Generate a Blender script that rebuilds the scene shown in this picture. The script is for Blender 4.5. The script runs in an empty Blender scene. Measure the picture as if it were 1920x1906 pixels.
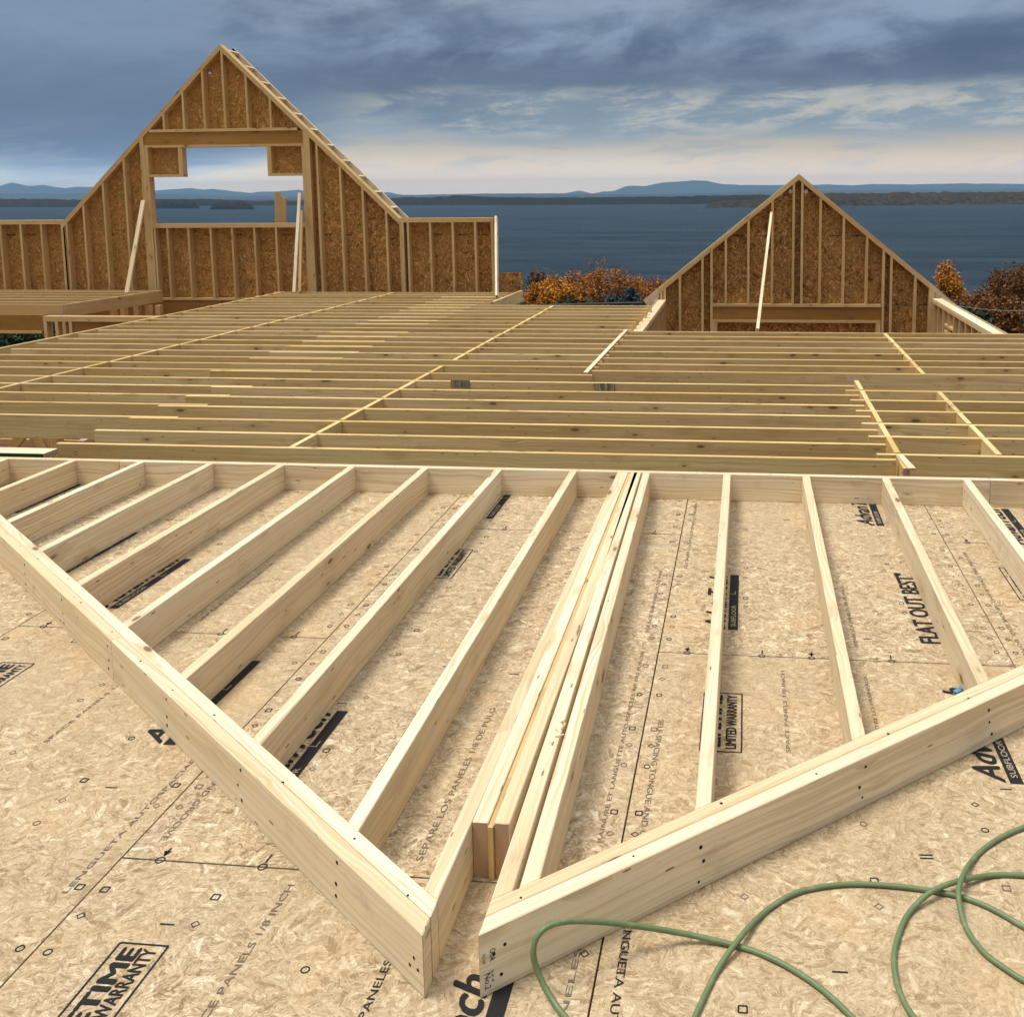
import bpy, bmesh, math, random
from mathutils import Vector, Matrix, noise as mnoise
random.seed(7)
R = math.radians
S = bpy.context.scene
COL = S.collection

# ------------------------------------------------------------------ camera
FPX, PITCH, ROLL, YAW, CAMH, PX, PY = 1891.7, 0.1193, -0.0083, 0.1083, 1.6027, 1196.4, 584.8
FW = Vector((-math.sin(YAW)*math.cos(PITCH), math.cos(YAW)*math.cos(PITCH), -math.sin(PITCH)))
RT0 = Vector((math.cos(YAW), math.sin(YAW), 0)); UP0 = RT0.cross(FW)
RT = RT0*math.cos(ROLL) + UP0*math.sin(ROLL); UP = -RT0*math.sin(ROLL) + UP0*math.cos(ROLL)
CO = Vector((0, 0, CAMH))
cam = bpy.data.cameras.new('camera'); co = bpy.data.objects.new('camera', cam); COL.objects.link(co)
M3 = Matrix((RT, UP, -FW)).transposed().to_4x4(); M3.translation = CO; co.matrix_world = M3
cam.sensor_width = 36; cam.sensor_fit = 'HORIZONTAL'; cam.lens = 36*FPX/1920
cam.shift_x = (960-PX)/1920; cam.shift_y = -(953-PY)/1920
cam.clip_start = .05; cam.clip_end = 90000
S.camera = co
def ray(x, y): return RT*((x-PX)/FPX) - UP*((y-PY)/FPX) + FW
def atz(x, y, z=0.):
    d = ray(x, y); return CO + d*((z-CAMH)/d.z)
def aty(x, y, Y):
    d = ray(x, y); return CO + d*(Y/d.y)

# ------------------------------------------------------------------ light, sky, exposure
SUN_AZ, SUN_EL = R(-104), R(67)          # azimuth from +Y towards +X: the sun sits left and behind
sd = Vector((math.sin(SUN_AZ)*math.cos(SUN_EL), math.cos(SUN_AZ)*math.cos(SUN_EL), math.sin(SUN_EL)))
sl = bpy.data.lights.new('sun', 'SUN'); sl.energy = 3.0; sl.angle = R(20); sl.color = (1, .965, .90)
so = bpy.data.objects.new('sun', sl); COL.objects.link(so); so.rotation_euler = sd.to_track_quat('Z', 'Y').to_euler()
S.view_settings.view_transform = 'Standard'; S.view_settings.look = 'None'
S.view_settings.exposure = 0.0; S.view_settings.gamma = 1
S.render.engine = 'CYCLES'
S.cycles.max_bounces = 5; S.cycles.diffuse_bounces = 3; S.cycles.glossy_bounces = 2; S.cycles.use_adaptive_sampling = True; S.cycles.adaptive_threshold = .02

class NT:
    """small helper to write node trees"""
    def __init__(s, t): s.t = t; s.n = t.nodes; s.l = t.links
    def new(s, typ, **kw):
        n = s.n.new(typ)
        for k, v in kw.items():
            if k.startswith('i_'):
                key = k[2:]; key = int(key) if key.isdigit() else key.replace('_', ' ')
                s.put(n.inputs[key], v)
            else: setattr(n, k, v)
        return n
    def put(s, inp, v):
        if isinstance(v, bpy.types.NodeSocket): s.l.new(v, inp)
        elif isinstance(v, bpy.types.Node): s.l.new(v.outputs[0], inp)
        else:
            if hasattr(inp.default_value, '__len__') and not hasattr(v, '__len__'): v = [v]*len(inp.default_value)
            if hasattr(inp.default_value, '__len__') and len(inp.default_value) == 4 and len(v) == 3: v = list(v)+[1]
            inp.default_value = v
    def m(s, op, a, b=None, c=None, clamp=False):
        n = s.n.new('ShaderNodeMath'); n.operation = op; n.use_clamp = clamp
        s.put(n.inputs[0], a)
        if b is not None: s.put(n.inputs[1], b)
        if c is not None: s.put(n.inputs[2], c)
        return n.outputs[0]
    def mix(s, f, a, b, mode='MIX'):
        n = s.n.new('ShaderNodeMix'); n.data_type = 'RGBA'; n.blend_type = mode
        s.put(n.inputs[0], f); s.put(n.inputs[6], a); s.put(n.inputs[7], b); return n.outputs[2]
    def ramp(s, f, stops, mode='LINEAR'):
        n = s.n.new('ShaderNodeValToRGB'); n.color_ramp.interpolation = mode; e = n.color_ramp.elements
        while len(e) < len(stops): e.new(.5)
        for k, (p, c) in enumerate(stops):
            e[k].position = p; e[k].color = (*c, 1) if hasattr(c, '__len__') else (c, c, c, 1)
        s.put(n.inputs[0], f); return n.outputs[0]
    def ss(s, x, a, b):
        n = s.n.new('ShaderNodeMapRange'); n.interpolation_type = 'SMOOTHSTEP'
        s.put(n.inputs[0], x); s.put(n.inputs[1], a); s.put(n.inputs[2], b); return n.outputs[0]
    def xyz(s, x, y, z=0.):
        n = s.n.new('ShaderNodeCombineXYZ'); s.put(n.inputs[0], x); s.put(n.inputs[1], y); s.put(n.inputs[2], z); return n.outputs[0]
    def sep(s, v):
        n = s.n.new('ShaderNodeSeparateXYZ'); s.put(n.inputs[0], v); return n.outputs
    def noise(s, v, scale=1., detail=4., rough=.5, dist=0., lac=2.):
        n = s.n.new('ShaderNodeTexNoise'); s.put(n.inputs['Vector'], v); s.put(n.inputs['Scale'], scale)
        s.put(n.inputs['Detail'], detail); s.put(n.inputs['Roughness'], rough); s.put(n.inputs['Distortion'], dist); s.put(n.inputs['Lacunarity'], lac)
        return n.outputs
    def voro(s, v, scale=1., feature='F1', rnd=1.):
        n = s.n.new('ShaderNodeTexVoronoi'); n.feature = feature; s.put(n.inputs['Vector'], v); s.put(n.inputs['Scale'], scale)
        s.put(n.inputs['Randomness'], rnd); return n.outputs

def srgb(r, g, b):
    return tuple((c/255/12.92 if c/255 <= .04045 else ((c/255+.055)/1.055)**2.4) for c in (r, g, b))

W = bpy.data.worlds.new('World'); S.world = W; W.use_nodes = True
w = NT(W.node_tree); w.n.clear()
out = w.new('ShaderNodeOutputWorld')
sky = w.new('ShaderNodeTexSky', sky_type='NISHITA', sun_disc=False, sun_elevation=SUN_EL, sun_rotation=SUN_AZ, altitude=100)
bg1 = w.new('ShaderNodeBackground', i_Color=sky.outputs[0], i_Strength=.08)
tc = w.new('ShaderNodeTexCoord')
d = w.sep(w.new('ShaderNodeVectorMath', operation='NORMALIZE', i_0=tc.outputs['Generated']))
az = w.m('ARCTAN2', d[0], d[1]); el = w.m('ARCSINE', d[2])
# long low streaks of cloud: stretched noise in (azimuth, elevation)
wn = w.noise(w.xyz(w.m('MULTIPLY', az, 3.), w.m('MULTIPLY', el, 9.)), 1.3, 3, .5, .3)[0]
v1 = w.noise(w.xyz(w.m('MULTIPLY', az, 2.6), w.m('MULTIPLY', w.m('SUBTRACT', el, w.m('MULTIPLY', az, .06)), 15.), 3.1), 1.4, 9, .58, .5)[0]
v2 = w.noise(w.xyz(w.m('MULTIPLY', az, 8.), w.m('MULTIPLY', w.m('SUBTRACT', el, w.m('MULTIPLY', az, .05)), 40.), 7.7), 1.5, 10, .66, .35)[0]
v3 = w.noise(w.xyz(w.m('MULTIPLY', az, 3.4), w.m('MULTIPLY', w.m('SUBTRACT', el, w.m('MULTIPLY', az, .12)), 9.), 1.7), 1.6, 9, .60, .25)[0]
lft = w.ss(az, -.36, -.56)                      # the storm hangs lower to the left
rgt = w.ss(az, -.10, .15)
e2 = w.m('ADD', el, w.m('MULTIPLY', lft, .040))
e2 = w.m('SUBTRACT', e2, w.m('MULTIPLY', rgt, .008))
e2 = w.m('ADD', e2, w.m('MULTIPLY', w.m('SUBTRACT', v1, .5), .085))
e2 = w.m('ADD', e2, w.m('MULTIPLY', w.m('SUBTRACT', wn, .5), .030))
base = w.ramp(w.m('MULTIPLY', e2, 2.), [
    (0.00, srgb(204, 184, 160)), (.035, srgb(206, 188, 164)), (.095, srgb(204, 194, 176)), (.125, srgb(166, 176, 182)),
    (.150, srgb(126, 145, 164)), (.190, srgb(94, 113, 140)), (.235, srgb(80, 98, 127)), (.29, srgb(106, 127, 154)),
    (.36, srgb(148, 165, 186)), (.55, srgb(140, 156, 178)), (1., srgb(150, 160, 176))])
# break-up of the storm deck
deck = w.ss(el, .07, .12)
base = w.mix(w.m('MULTIPLY', w.m('MULTIPLY', w.ss(v3, .46, .62), w.ss(el, .10, .15)), .85), base, srgb(150, 172, 198))
v4 = w.noise(w.xyz(w.m('MULTIPLY', az, 9.), w.m('MULTIPLY', w.m('ADD', el, w.m('MULTIPLY', az, .10)), 26.), 5.5), 1.2, 11, .68, .3)[0]
base = w.mix(w.m('MULTIPLY', w.m('MULTIPLY', w.ss(v4, .50, .75), w.ss(el, .02, .06)), .42), base, srgb(152, 172, 194))
base = w.mix(w.m('MULTIPLY', w.m('MULTIPLY', w.ss(v4, .50, .28), w.ss(el, .05, .08)), .35), base, srgb(66, 90, 126))
base = w.mix(w.m('MULTIPLY', w.m('MULTIPLY', w.ss(v3, .50, .34), deck), .6), base, srgb(62, 84, 116))
# bright wisps at the edge of the deck
band = w.m('MULTIPLY', w.ss(el, .040, .060), w.ss(el, .108, .086))
base = w.mix(w.m('MULTIPLY', w.m('MULTIPLY', band, w.ss(az, -.34, -.20)), w.m('MULTIPLY', w.ss(v1, .40, .52), .75)), base, srgb(140, 158, 172))
wisp = w.m('MULTIPLY', w.m('MULTIPLY', w.ss(v2, .46, .70), band), w.ss(az, -.36, -.22))
base = w.mix(w.m('MULTIPLY', wisp, .80), base, srgb(214, 212, 202))
v5 = w.noise(w.xyz(w.m('MULTIPLY', az, 6.5), w.m('MULTIPLY', w.m('SUBTRACT', el, w.m('MULTIPLY', az, .07)), 24.), 2.3), 1.3, 11, .62, .15)[0]
puff = w.m('MULTIPLY', w.m('MULTIPLY', w.ss(v5, .48, .60), w.m('MULTIPLY', w.ss(el, .048, .066), w.ss(el, .104, .082))), w.ss(az, -.42, -.30))
base = w.mix(w.m('MULTIPLY', puff, .85), base, srgb(208, 205, 192))
low = w.m('MULTIPLY', w.ss(el, .012, .03), w.ss(el, .075, .045))
base = w.mix(w.m('MULTIPLY', w.m('MULTIPLY', w.ss(v2, .50, .66), low), .55), base, srgb(160, 166, 172))
# left third: slate blue down to a thin pink strip
lb = w.m('MULTIPLY', lft, w.ss(el, .018, .045))
base = w.mix(w.m('MULTIPLY', lb, .62), base, w.mix(v3, srgb(74, 106, 146), srgb(132, 156, 182)))
base = w.mix(w.m('MULTIPLY', w.ss(el, .05, .09), .16), base, srgb(120, 128, 134))
# the cloud deck overhead is thin and luminous
hi = w.ss(el, .45, 1.15)
base = w.mix(hi, base, (.78, .785, .79))
lum = w.m('ADD', w.m('ADD', 1., w.m('MULTIPLY', hi, 1.1)), w.m('MULTIPLY', w.ss(el, .050, .004), 1.25))
bg2 = w.new('ShaderNodeBackground', i_Color=base, i_Strength=lum)
ms = w.new('ShaderNodeMixShader', i_0=.94); w.l.new(bg1.outputs[0], ms.inputs[1]); w.l.new(bg2.outputs[0], ms.inputs[2])
w.l.new(ms.outputs[0], out.inputs[0])

# ------------------------------------------------------------------ materials
def mat(name):
    m = bpy.data.materials.new(name); m.use_nodes = True; t = NT(m.node_tree); t.n.clear()
    o = t.new('ShaderNodeOutputMaterial'); b = t.new('ShaderNodeBsdfPrincipled'); t.l.new(b.outputs[0], o.inputs[0])
    return m, t, b
def plain(name, col, rough=.7, spec=.3, metal=0.):
    m, t, b = mat(name); t.put(b.inputs['Base Color'], col); b.inputs['Roughness'].default_value = rough
    b.inputs['Specular IOR Level'].default_value = spec; b.inputs['Metallic'].default_value = metal; return m

def lumber(name, light, dark, knot=(.16, .08, .035), stain=.25):
    """softwood: long grain, cathedral figure, knots; UV in metres, u along the board"""
    m, t, b = mat(name)
    uv = t.new('ShaderNodeUVMap', uv_map='UVMap').outputs[0]
    u, v, _ = t.sep(uv)
    kc = t.xyz(t.m('MULTIPLY', u, 4.6), t.m('MULTIPLY', v, 12.5))
    kv = t.voro(kc, 1.)
    kd, kcol = kv['Distance'], t.sep(kv['Color'])
    has = t.m('GREATER_THAN', kcol[0], .48)
    size = t.m('ADD', .055, t.m('MULTIPLY', t.m('POWER', kcol[1], 2.), .20))
    near = t.m('MULTIPLY', has, t.m('SUBTRACT', 1., t.ss(kd, size, t.m('MULTIPLY', size, 3.6))))
    core = t.m('MULTIPLY', has, t.m('SUBTRACT', 1., t.ss(kd, t.m('MULTIPLY', size, .55), size)))
    bend = t.m('MULTIPLY', near, .012)
    wv = t.noise(t.xyz(t.m('MULTIPLY', u, 1.1), t.m('MULTIPLY', v, 3.)), 1., 3, .5)[0]
    vv = t.m('ADD', t.m('ADD', v, bend), t.m('MULTIPLY', wv, .11))
    g1 = t.noise(t.xyz(t.m('MULTIPLY', u, .7), t.m('MULTIPLY', vv, 70.)), 1., 3, .55, .2)[0]
    g2 = t.noise(t.xyz(t.m('MULTIPLY', u, 7.), t.m('MULTIPLY', v, 420.)), 1., 2, .6)[0]
    fig = t.m('ABSOLUTE', t.m('SINE', t.m('MULTIPLY', vv, 170.)))
    fig = t.m('MULTIPLY', t.m('POWER', fig, 5.), t.ss(t.noise(t.xyz(t.m('MULTIPLY', u, .45), t.m('MULTIPLY', v, 1.5)), 1., 2)[0], .42, .62))
    f = t.m('ADD', t.m('MULTIPLY', t.ss(g1, .40, .66), .62), t.m('MULTIPLY', fig, .55))
    f = t.m('ADD', f, t.m('MULTIPLY', t.ss(g2, .35, .75), .16), clamp=True)
    c = t.mix(f, light, dark)
    # tone differs from board to board and slowly along it
    bt = t.noise(t.xyz(t.m('MULTIPLY', u, .30), t.m('MULTIPLY', v, .7), 5.), 1., 1)[0]
    c = t.mix(t.m('MULTIPLY', t.ss(bt, .35, .68), stain), c, tuple(x*y for x, y in zip(dark, (.86, .80, .70))))
    own = t.noise(t.xyz(t.m('MULTIPLY', u, .05), t.m('MULTIPLY', v, .05), 8.), 1., 0)[0]
    c = t.mix(t.m('MULTIPLY', t.ss(own, .50, .66), .34), c, tuple(x*y for x, y in zip(dark, (1.06, 1.0, .86))))
    c = t.mix(t.m('MULTIPLY', t.ss(own, .50, .36), .25), c, tuple(min(x*y, .9) for x, y in zip(light, (1.02, 1.03, 1.06))))
    pk = t.noise(t.xyz(t.m('MULTIPLY', u, .9), t.m('MULTIPLY', v, 4.), 9.), 1., 2)[0]
    c = t.mix(t.m('MULTIPLY', t.ss(pk, .55, .75), .25), c, tuple(x*y for x, y in zip(light, (1., .84, .76))))
    c = t.mix(t.m('MULTIPLY', near, .42), c, tuple(x*.8 for x in dark))
    c = t.mix(t.m('MULTIPLY', core, .85), c, knot)
    # scuffs and pitch specks
    sp = t.voro(t.xyz(t.m('MULTIPLY', u, 9.), t.m('MULTIPLY', v, 40.), 3.), 1.)
    spk = t.m('MULTIPLY', t.m('LESS_THAN', sp['Distance'], .13), t.m('GREATER_THAN', t.sep(sp['Color'])[0], .80))
    c = t.mix(t.m('MULTIPLY', spk, .75), c, (.13, .07, .035))
    dirt = t.noise(t.xyz(t.m('MULTIPLY', u, 4.), t.m('MULTIPLY', v, 9.), 2.), 1., 5, .65)[0]
    c = t.mix(t.m('MULTIPLY', t.ss(dirt, .56, .74), .30), c, (.24, .18, .12))
    t.put(b.inputs['Base Color'], c); b.inputs['Roughness'].default_value = .68; b.inputs['Specular IOR Level'].default_value = .25
    bp = t.new('ShaderNodeBump', i_Strength=.25, i_Distance=.002, i_Height=g2)
    t.l.new(bp.outputs[0], b.inputs['Normal'])
    return m
def endgrain(name, col):
    m, t, b = mat(name)
    uv = t.new('ShaderNodeUVMap', uv_map='UVMap').outputs[0]; u, v, _ = t.sep(uv)
    r = t.m('SQRT', t.m('ADD', t.m('POWER', t.m('ADD', t.m('FRACT', u), .3), 2.), t.m('POWER', t.m('ADD', t.m('FRACT', v), .6), 2.)))
    s_ = t.m('SINE', t.m('MULTIPLY', r, 1500.))
    n = t.noise(t.xyz(u, v), 240., 3)[0]
    c = t.mix(t.m('MULTIPLY', t.m('ADD', s_, n), .35), col, tuple(x*.6 for x in col))
    t.put(b.inputs['Base Color'], c); b.inputs['Roughness'].default_value = .85; return m

def osb(name, pal, fib=.6, stain=(.30, .2, .12), big=1.0):
    """strand board: flakes lying in random directions"""
    m, t, b = mat(name)
    uv = t.new('ShaderNodeUVMap', uv_map='UVMap').outputs[0]
    dn = t.new('ShaderNodeTexNoise', i_Vector=uv, i_Scale=14., i_Detail=3.)
    wob = t.new('ShaderNodeVectorMath', operation='SCALE', i_0=dn.outputs['Color'], i_Scale=.016)
    uvd = t.new('ShaderNodeVectorMath', operation='ADD', i_0=uv, i_1=wob.outputs[0]).outputs[0]
    cols, gate, hts = [], [], []
    for k, (sc, seed) in enumerate(((40., 0.), (58., 4.3), (20., 8.9))):
        sh = t.new('ShaderNodeVectorMath', operation='ADD', i_0=uvd, i_1=(seed, seed*1.7, 0)).outputs[0]
        cell = t.voro(sh, sc/big)
        cc = t.sep(cell['Color'])
        ang = t.m('MULTIPLY', t.m('SUBTRACT', cc[0], .5), 4.6)
        rot = t.new('ShaderNodeVectorRotate', rotation_type='Z_AXIS', i_Vector=sh, i_Angle=ang)
        rx, ry, _ = t.sep(rot.outputs[0])
        fl = t.voro(t.xyz(t.m('MULTIPLY', rx, 55.), t.m('MULTIPLY', ry, 210.), t.m('MULTIPLY', cc[1], 9.)), 1./big)
        fc = t.sep(fl['Color'])
        fb = t.noise(t.xyz(t.m('MULTIPLY', rx, 60./big), t.m('MULTIPLY', ry, 480./big)), 1., 4, .68, .4)[0]
        val = t.m('ADD', t.m('MULTIPLY', t.m('ADD', fc[0], t.m('MULTIPLY', cc[2], .5)), .26), t.m('MULTIPLY', t.m('SUBTRACT', fb, .25), fib*1.35))
        cols.append(val); gate.append(fc[1]); hts.append(fb)
    gn = t.noise(uvd, 24./big, 3, .6)[0]; gn2 = t.noise(t.new('ShaderNodeVectorMath', operation='ADD', i_0=uvd, i_1=(3, 7, 0)).outputs[0], 17./big, 3, .6)[0]
    g = t.ss(gn, .47, .53)
    val = t.m('ADD', t.m('MULTIPLY', cols[0], t.m('SUBTRACT', 1., g)), t.m('MULTIPLY', cols[1], g))
    g2 = t.ss(gn2, .53, .58)
    val = t.m('ADD', t.m('MULTIPLY', val, t.m('SUBTRACT', 1., g2)), t.m('MULTIPLY', cols[2], g2))
    # a scatter of broad pale and dark single flakes
    bf = t.voro(t.xyz(t.m('MULTIPLY', rx, 17./big), t.m('MULTIPLY', ry, 78./big)), 1.); bc = t.sep(bf['Color'])
    val = t.m('ADD', val, t.m('MULTIPLY', t.m('MULTIPLY', t.m('GREATER_THAN', bc[0], .66), t.m('SUBTRACT', bc[1], .45)), .36))
    c = t.ramp(val, pal)
    # whole-board tone, damp blotches, dark chips
    pt = t.noise(uv, .8, 4, .6)[0]
    c = t.mix(t.m('MULTIPLY', t.ss(pt, .45, .70), .42), c, tuple(x*.78 for x in pal[2][1]))
    sheet = t.noise(uv, .06, 0, .5)[0]        # each sheet has its own offset, so its own tone
    c = t.mix(t.m('MULTIPLY', t.ss(sheet, .35, .65), .30), c, tuple(x*y for x, y in zip(pal[2][1], (.92, .84, .72))))
    damp = t.noise(uvd, 2.1, 7, .7)[0]
    c = t.mix(t.m('MULTIPLY', t.ss(damp, .56, .70), .34), c, tuple(x*y for x, y in zip(pal[1][1], (.95, .98, 1.))))
    warm = t.noise(t.new('ShaderNodeVectorMath', operation='ADD', i_0=uv, i_1=(9, 3, 0)).outputs[0], 3.2, 4, .6)[0]
    c = t.mix(t.m('MULTIPLY', t.ss(warm, .50, .72), .28), c, tuple(x*y for x, y in zip(pal[3][1], (1.02, .80, .55))))
    sp = t.voro(t.xyz(t.m('MULTIPLY', t.sep(uvd)[0], 130.), t.m('MULTIPLY', t.sep(uvd)[1], 75.)), 1./big); chip = t.m('MULTIPLY', t.m('LESS_THAN', sp['Distance'], .26), t.m('GREATER_THAN', t.sep(sp['Color'])[0], .84))
    c = t.mix(t.m('MULTIPLY', chip, .45), c, stain)
    t.put(b.inputs['Base Color'], c); b.inputs['Roughness'].default_value = .78; b.inputs['Specular IOR Level'].default_value = .2
    bp = t.new('ShaderNodeBump', i_Strength=.55, i_Distance=.003, i_Height=t.noise(t.new('ShaderNodeVectorMath', operation='MULTIPLY', i_0=uv, i_1=(1., 1.6, 1.)).outputs[0], 90./big, 3, .65)[0]); t.l.new(bp.outputs[0], b.inputs['Normal'])
    return m

M = {}
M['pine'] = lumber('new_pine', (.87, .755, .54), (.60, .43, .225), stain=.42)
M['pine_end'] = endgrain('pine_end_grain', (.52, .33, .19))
M['aged'] = lumber('weathered_pine', (.70, .49, .225), (.52, .33, .13), stain=.5)  # darker copy of the pine: shade on the wall fronts put into its colour
M['aged_end'] = endgrain('weathered_end_grain', (.45, .30, .16))
M['joist'] = lumber('joist_pine', (.84, .64, .315), (.57, .37, .13), stain=.6)
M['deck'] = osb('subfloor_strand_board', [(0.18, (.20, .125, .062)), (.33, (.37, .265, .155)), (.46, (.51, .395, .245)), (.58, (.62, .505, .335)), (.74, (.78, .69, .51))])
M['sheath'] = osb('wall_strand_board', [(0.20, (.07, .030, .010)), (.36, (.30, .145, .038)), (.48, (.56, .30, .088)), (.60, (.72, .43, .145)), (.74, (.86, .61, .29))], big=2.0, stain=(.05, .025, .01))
M['lvl'] = lumber('laminated_beam', (.42, .215, .045), (.26, .118, .022), stain=.6)
M['ink'] = plain('black_print', (.018, .017, .017), .75, .2)
M['inkf'] = plain('faded_print', (.17, .125, .085), .8, .2)
M['bartext'] = plain('light_print', (.42, .33, .22), .8, .2)
M['nail'] = plain('nail_hole', (.02, .014, .01), .7, .2)
M['green'] = plain('green_membrane', (.008, .075, .032), .5, .4)
M['dark'] = plain('dark_timber', (.15, .062, .028), .9, .1)
M['rust'] = plain('red_crayon', (.30, .07, .04), .9, .1)

# ------------------------------------------------------------------ mesh helpers
class MB:
    """collects prisms; every face gets UVs in metres with u along the board"""
    def __init__(s, mats=('pine', 'pine_end')):
        s.v = []; s.f = []; s.uv = []; s.mi = []; s.mats = mats
    def prism(s, poly, ext, L, bevel=0., mi=0, me=1, rnd=True):
        bm = bmesh.new(); ext = Vector(ext); L = Vector(L).normalized()
        a = [bm.verts.new(p) for p in poly]; c = [bm.verts.new(Vector(p)+ext) for p in poly]; n = len(poly)
        bm.faces.new(a); bm.faces.new(c[::-1])
        for i in range(n): bm.faces.new((a[i], c[i], c[(i+1) % n], a[(i+1) % n]))
        bmesh.ops.recalc_face_normals(bm, faces=bm.faces)
        if bevel: bmesh.ops.bevel(bm, geom=list(bm.edges), offset=bevel, segments=1, affect='EDGES')
        bm.verts.index_update(); o = len(s.v); s.v += [v.co.copy() for v in bm.verts]
        ou, ov = (random.random()*60, random.random()*60) if rnd else (0, 0)
        for f in bm.faces:
            nn = f.normal; end = abs(nn.dot(L)) > .8
            T = nn.cross(L); T = T.normalized() if T.length > 1e-4 else Vector((1, 0, 0))
            k = 0 if abs(nn.x) > .6 else (1 if abs(nn.y) > .6 else 2)
            U = L
            if end:
                U = Vector((0, 0, 1)) if abs(L.z) < .7 else Vector((1, 0, 0)); T = L.cross(U).normalized()
            s.f.append([o+v.index for v in f.verts]); s.mi.append(me if end else mi)
            s.uv += [(v.co.dot(U)+ou, v.co.dot(T)+ov+k*3.3) for v in f.verts]
        bm.free(); return s
    def box(s, x0, x1, y0, y1, z0, z1, L=None, bevel=0., **k):
        if L is None:
            dd = (abs(x1-x0), abs(y1-y0), abs(z1-z0)); i = dd.index(max(dd)); L = [(1, 0, 0), (0, 1, 0), (0, 0, 1)][i]
        return s.prism([(x0, y0, z0), (x1, y0, z0), (x1, y1, z0), (x0, y1, z0)], (0, 0, z1-z0), L, bevel, **k)
    def beam(s, p, q, up, wdt, hgt, bevel=0., **k):
        """board from p to q (centre line); up = direction of hgt"""
        p = Vector(p); q = Vector(q); D = (q-p).normalized(); up = Vector(up); up = (up-D*up.dot(D)).normalized(); sd_ = D.cross(up)
        a, c = sd_*wdt/2, up*hgt/2
        return s.prism([p-a-c, p+a-c, p+a+c, p-a+c], q-p, D, bevel, **k)
    def build(s, name, parent=None, loc=(0, 0, 0)):
        org = Vector(parent['_org']) if parent is not None and '_org' in parent else Vector(loc)
        me = bpy.data.meshes.new(name); me.from_pydata([v-org for v in s.v], [], s.f)
        ul = me.uv_layers.new(name='UVMap')
        for i, q in enumerate(s.uv): ul.data[i].uv = q
        for i, p in enumerate(me.polygons): p.material_index = s.mi[i]
        for mm in s.mats: me.materials.append(M[mm])
        o = bpy.data.objects.new(name, me); COL.objects.link(o)
        if parent is None: o.location = org
        else: o.parent = parent
        o['_org'] = tuple(org)
        return o
THINGS = []
def thing(name, label, cat, loc=(0, 0, 0), group=None):
    o = bpy.data.objects.new(name, None); COL.objects.link(o); o.location = loc; o['_org'] = tuple(loc)
    o.empty_display_size = .2; tag(o, label, cat, group); return o
def tag(o, label, cat, group=None):
    o['label'] = label; o['category'] = cat
    if group: o['group'] = group
    return o
def struct(o, label=None, kind='structure'):
    o['kind'] = kind
    if label: o['label'] = label
    return o
PM = ('pine', 'pine_end'); AM = ('aged', 'aged_end'); JM = ('joist', 'pine_end')
def one(name, parent, mats=PM, **k):
    return MB(mats), name, parent

# ------------------------------------------------------------------ subfloor deck
YEDGE = 5.27
PW, PL = 1.207, 2.438
mb = MB(('deck', 'deck'))
GAP = .0024
for cx in range(-7, 6):
    x0 = -.303 + cx*PW
    off = 0. if cx % 2 else 1.219            # staggered half a sheet
    y = 2.135 + off - PL*2
    while y < YEDGE:
        ya, yb = max(y, -2.0), min(y+PL, YEDGE)
        if yb > ya+.02: mb.box(x0+GAP, x0+PW-GAP, ya+GAP*1.2, yb-GAP*1.2, -.023, 0, L=(0, 1, 0), me=0)
        y += PL
deck = mb.build('subfloor'); struct(deck, 'tan strand board subfloor sheets printed with black marks')
mb = MB(('dark', 'dark')); mb.box(-8.6, 7.2, -2.0, YEDGE-.01, -.26, -.026, me=0)
o = mb.build('subfloor_framing'); struct(o)

# printing on the sheets
PR = {'ink': bmesh.new(), 'inkf': bmesh.new(), 'bartext': bmesh.new()}
def quad(bm, pts, z):
    bm.faces.new([bm.verts.new((p[0], p[1], z)) for p in pts])
def line(bm, a, b_, wd, z=.0012):
    a = Vector(a[:2]); b_ = Vector(b_[:2]); n = (b_-a).normalized(); n = Vector((-n.y, n.x))*wd/2
    quad(bm, [a-n, b_-n, b_+n, a+n], z)
def rect(bm, x0, x1, y0, y1, z=.0012): quad(bm, [(x0, y0), (x1, y0), (x1, y1), (x0, y1)], z)
def text(s, x, y, size, rot=90, ink='ink', bold=0., shear=0., xs=1., z=.0014, normal=None, spacing=1., fitlen=None):
    cu = bpy.data.curves.new('t', 'FONT'); cu.body = s; cu.size = size; cu.shear = shear; cu.space_character = spacing
    cu.resolution_u = 3
    ob = bpy.data.objects.new('t', cu); COL.objects.link(ob)
    dg = bpy.context.evaluated_depsgraph_get(); me = bpy.data.meshes.new_from_object(ob.evaluated_get(dg))
    bpy.data.objects.remove(ob)
    if fitlen:
        ex = [v.co.x for v in me.vertices]; xs = fitlen/(max(ex)-min(ex))
    if normal is None: mt = Matrix.Translation((x, y, z)) @ Matrix.Rotation(R(rot), 4, 'Z') @ Matrix.Diagonal((xs, 1, 1, 1))
    else: mt = normal @ Matrix.Diagonal((xs, 1, 1, 1))
    hx = max(v.co.y for v in me.vertices)
    for q in range(5 if bold else 1):
        m2 = me.copy(); dx, dy = ((0, 0), (-bold, 0), (bold, 0), (0, -bold*.7), (0, bold*.7))[q]
        m2.transform(Matrix.Translation((dx, dy, q*.00012))); m2.transform(mt); PR[ink].from_mesh(m2); bpy.data.meshes.remove(m2)
    bpy.data.meshes.remove(me)
def tlen(s, size): return len(s)*size*.56
def fit(s, x, y, cap, length, **k):
    text(s, x, y, cap/.70, fitlen=length, **k)
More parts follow.
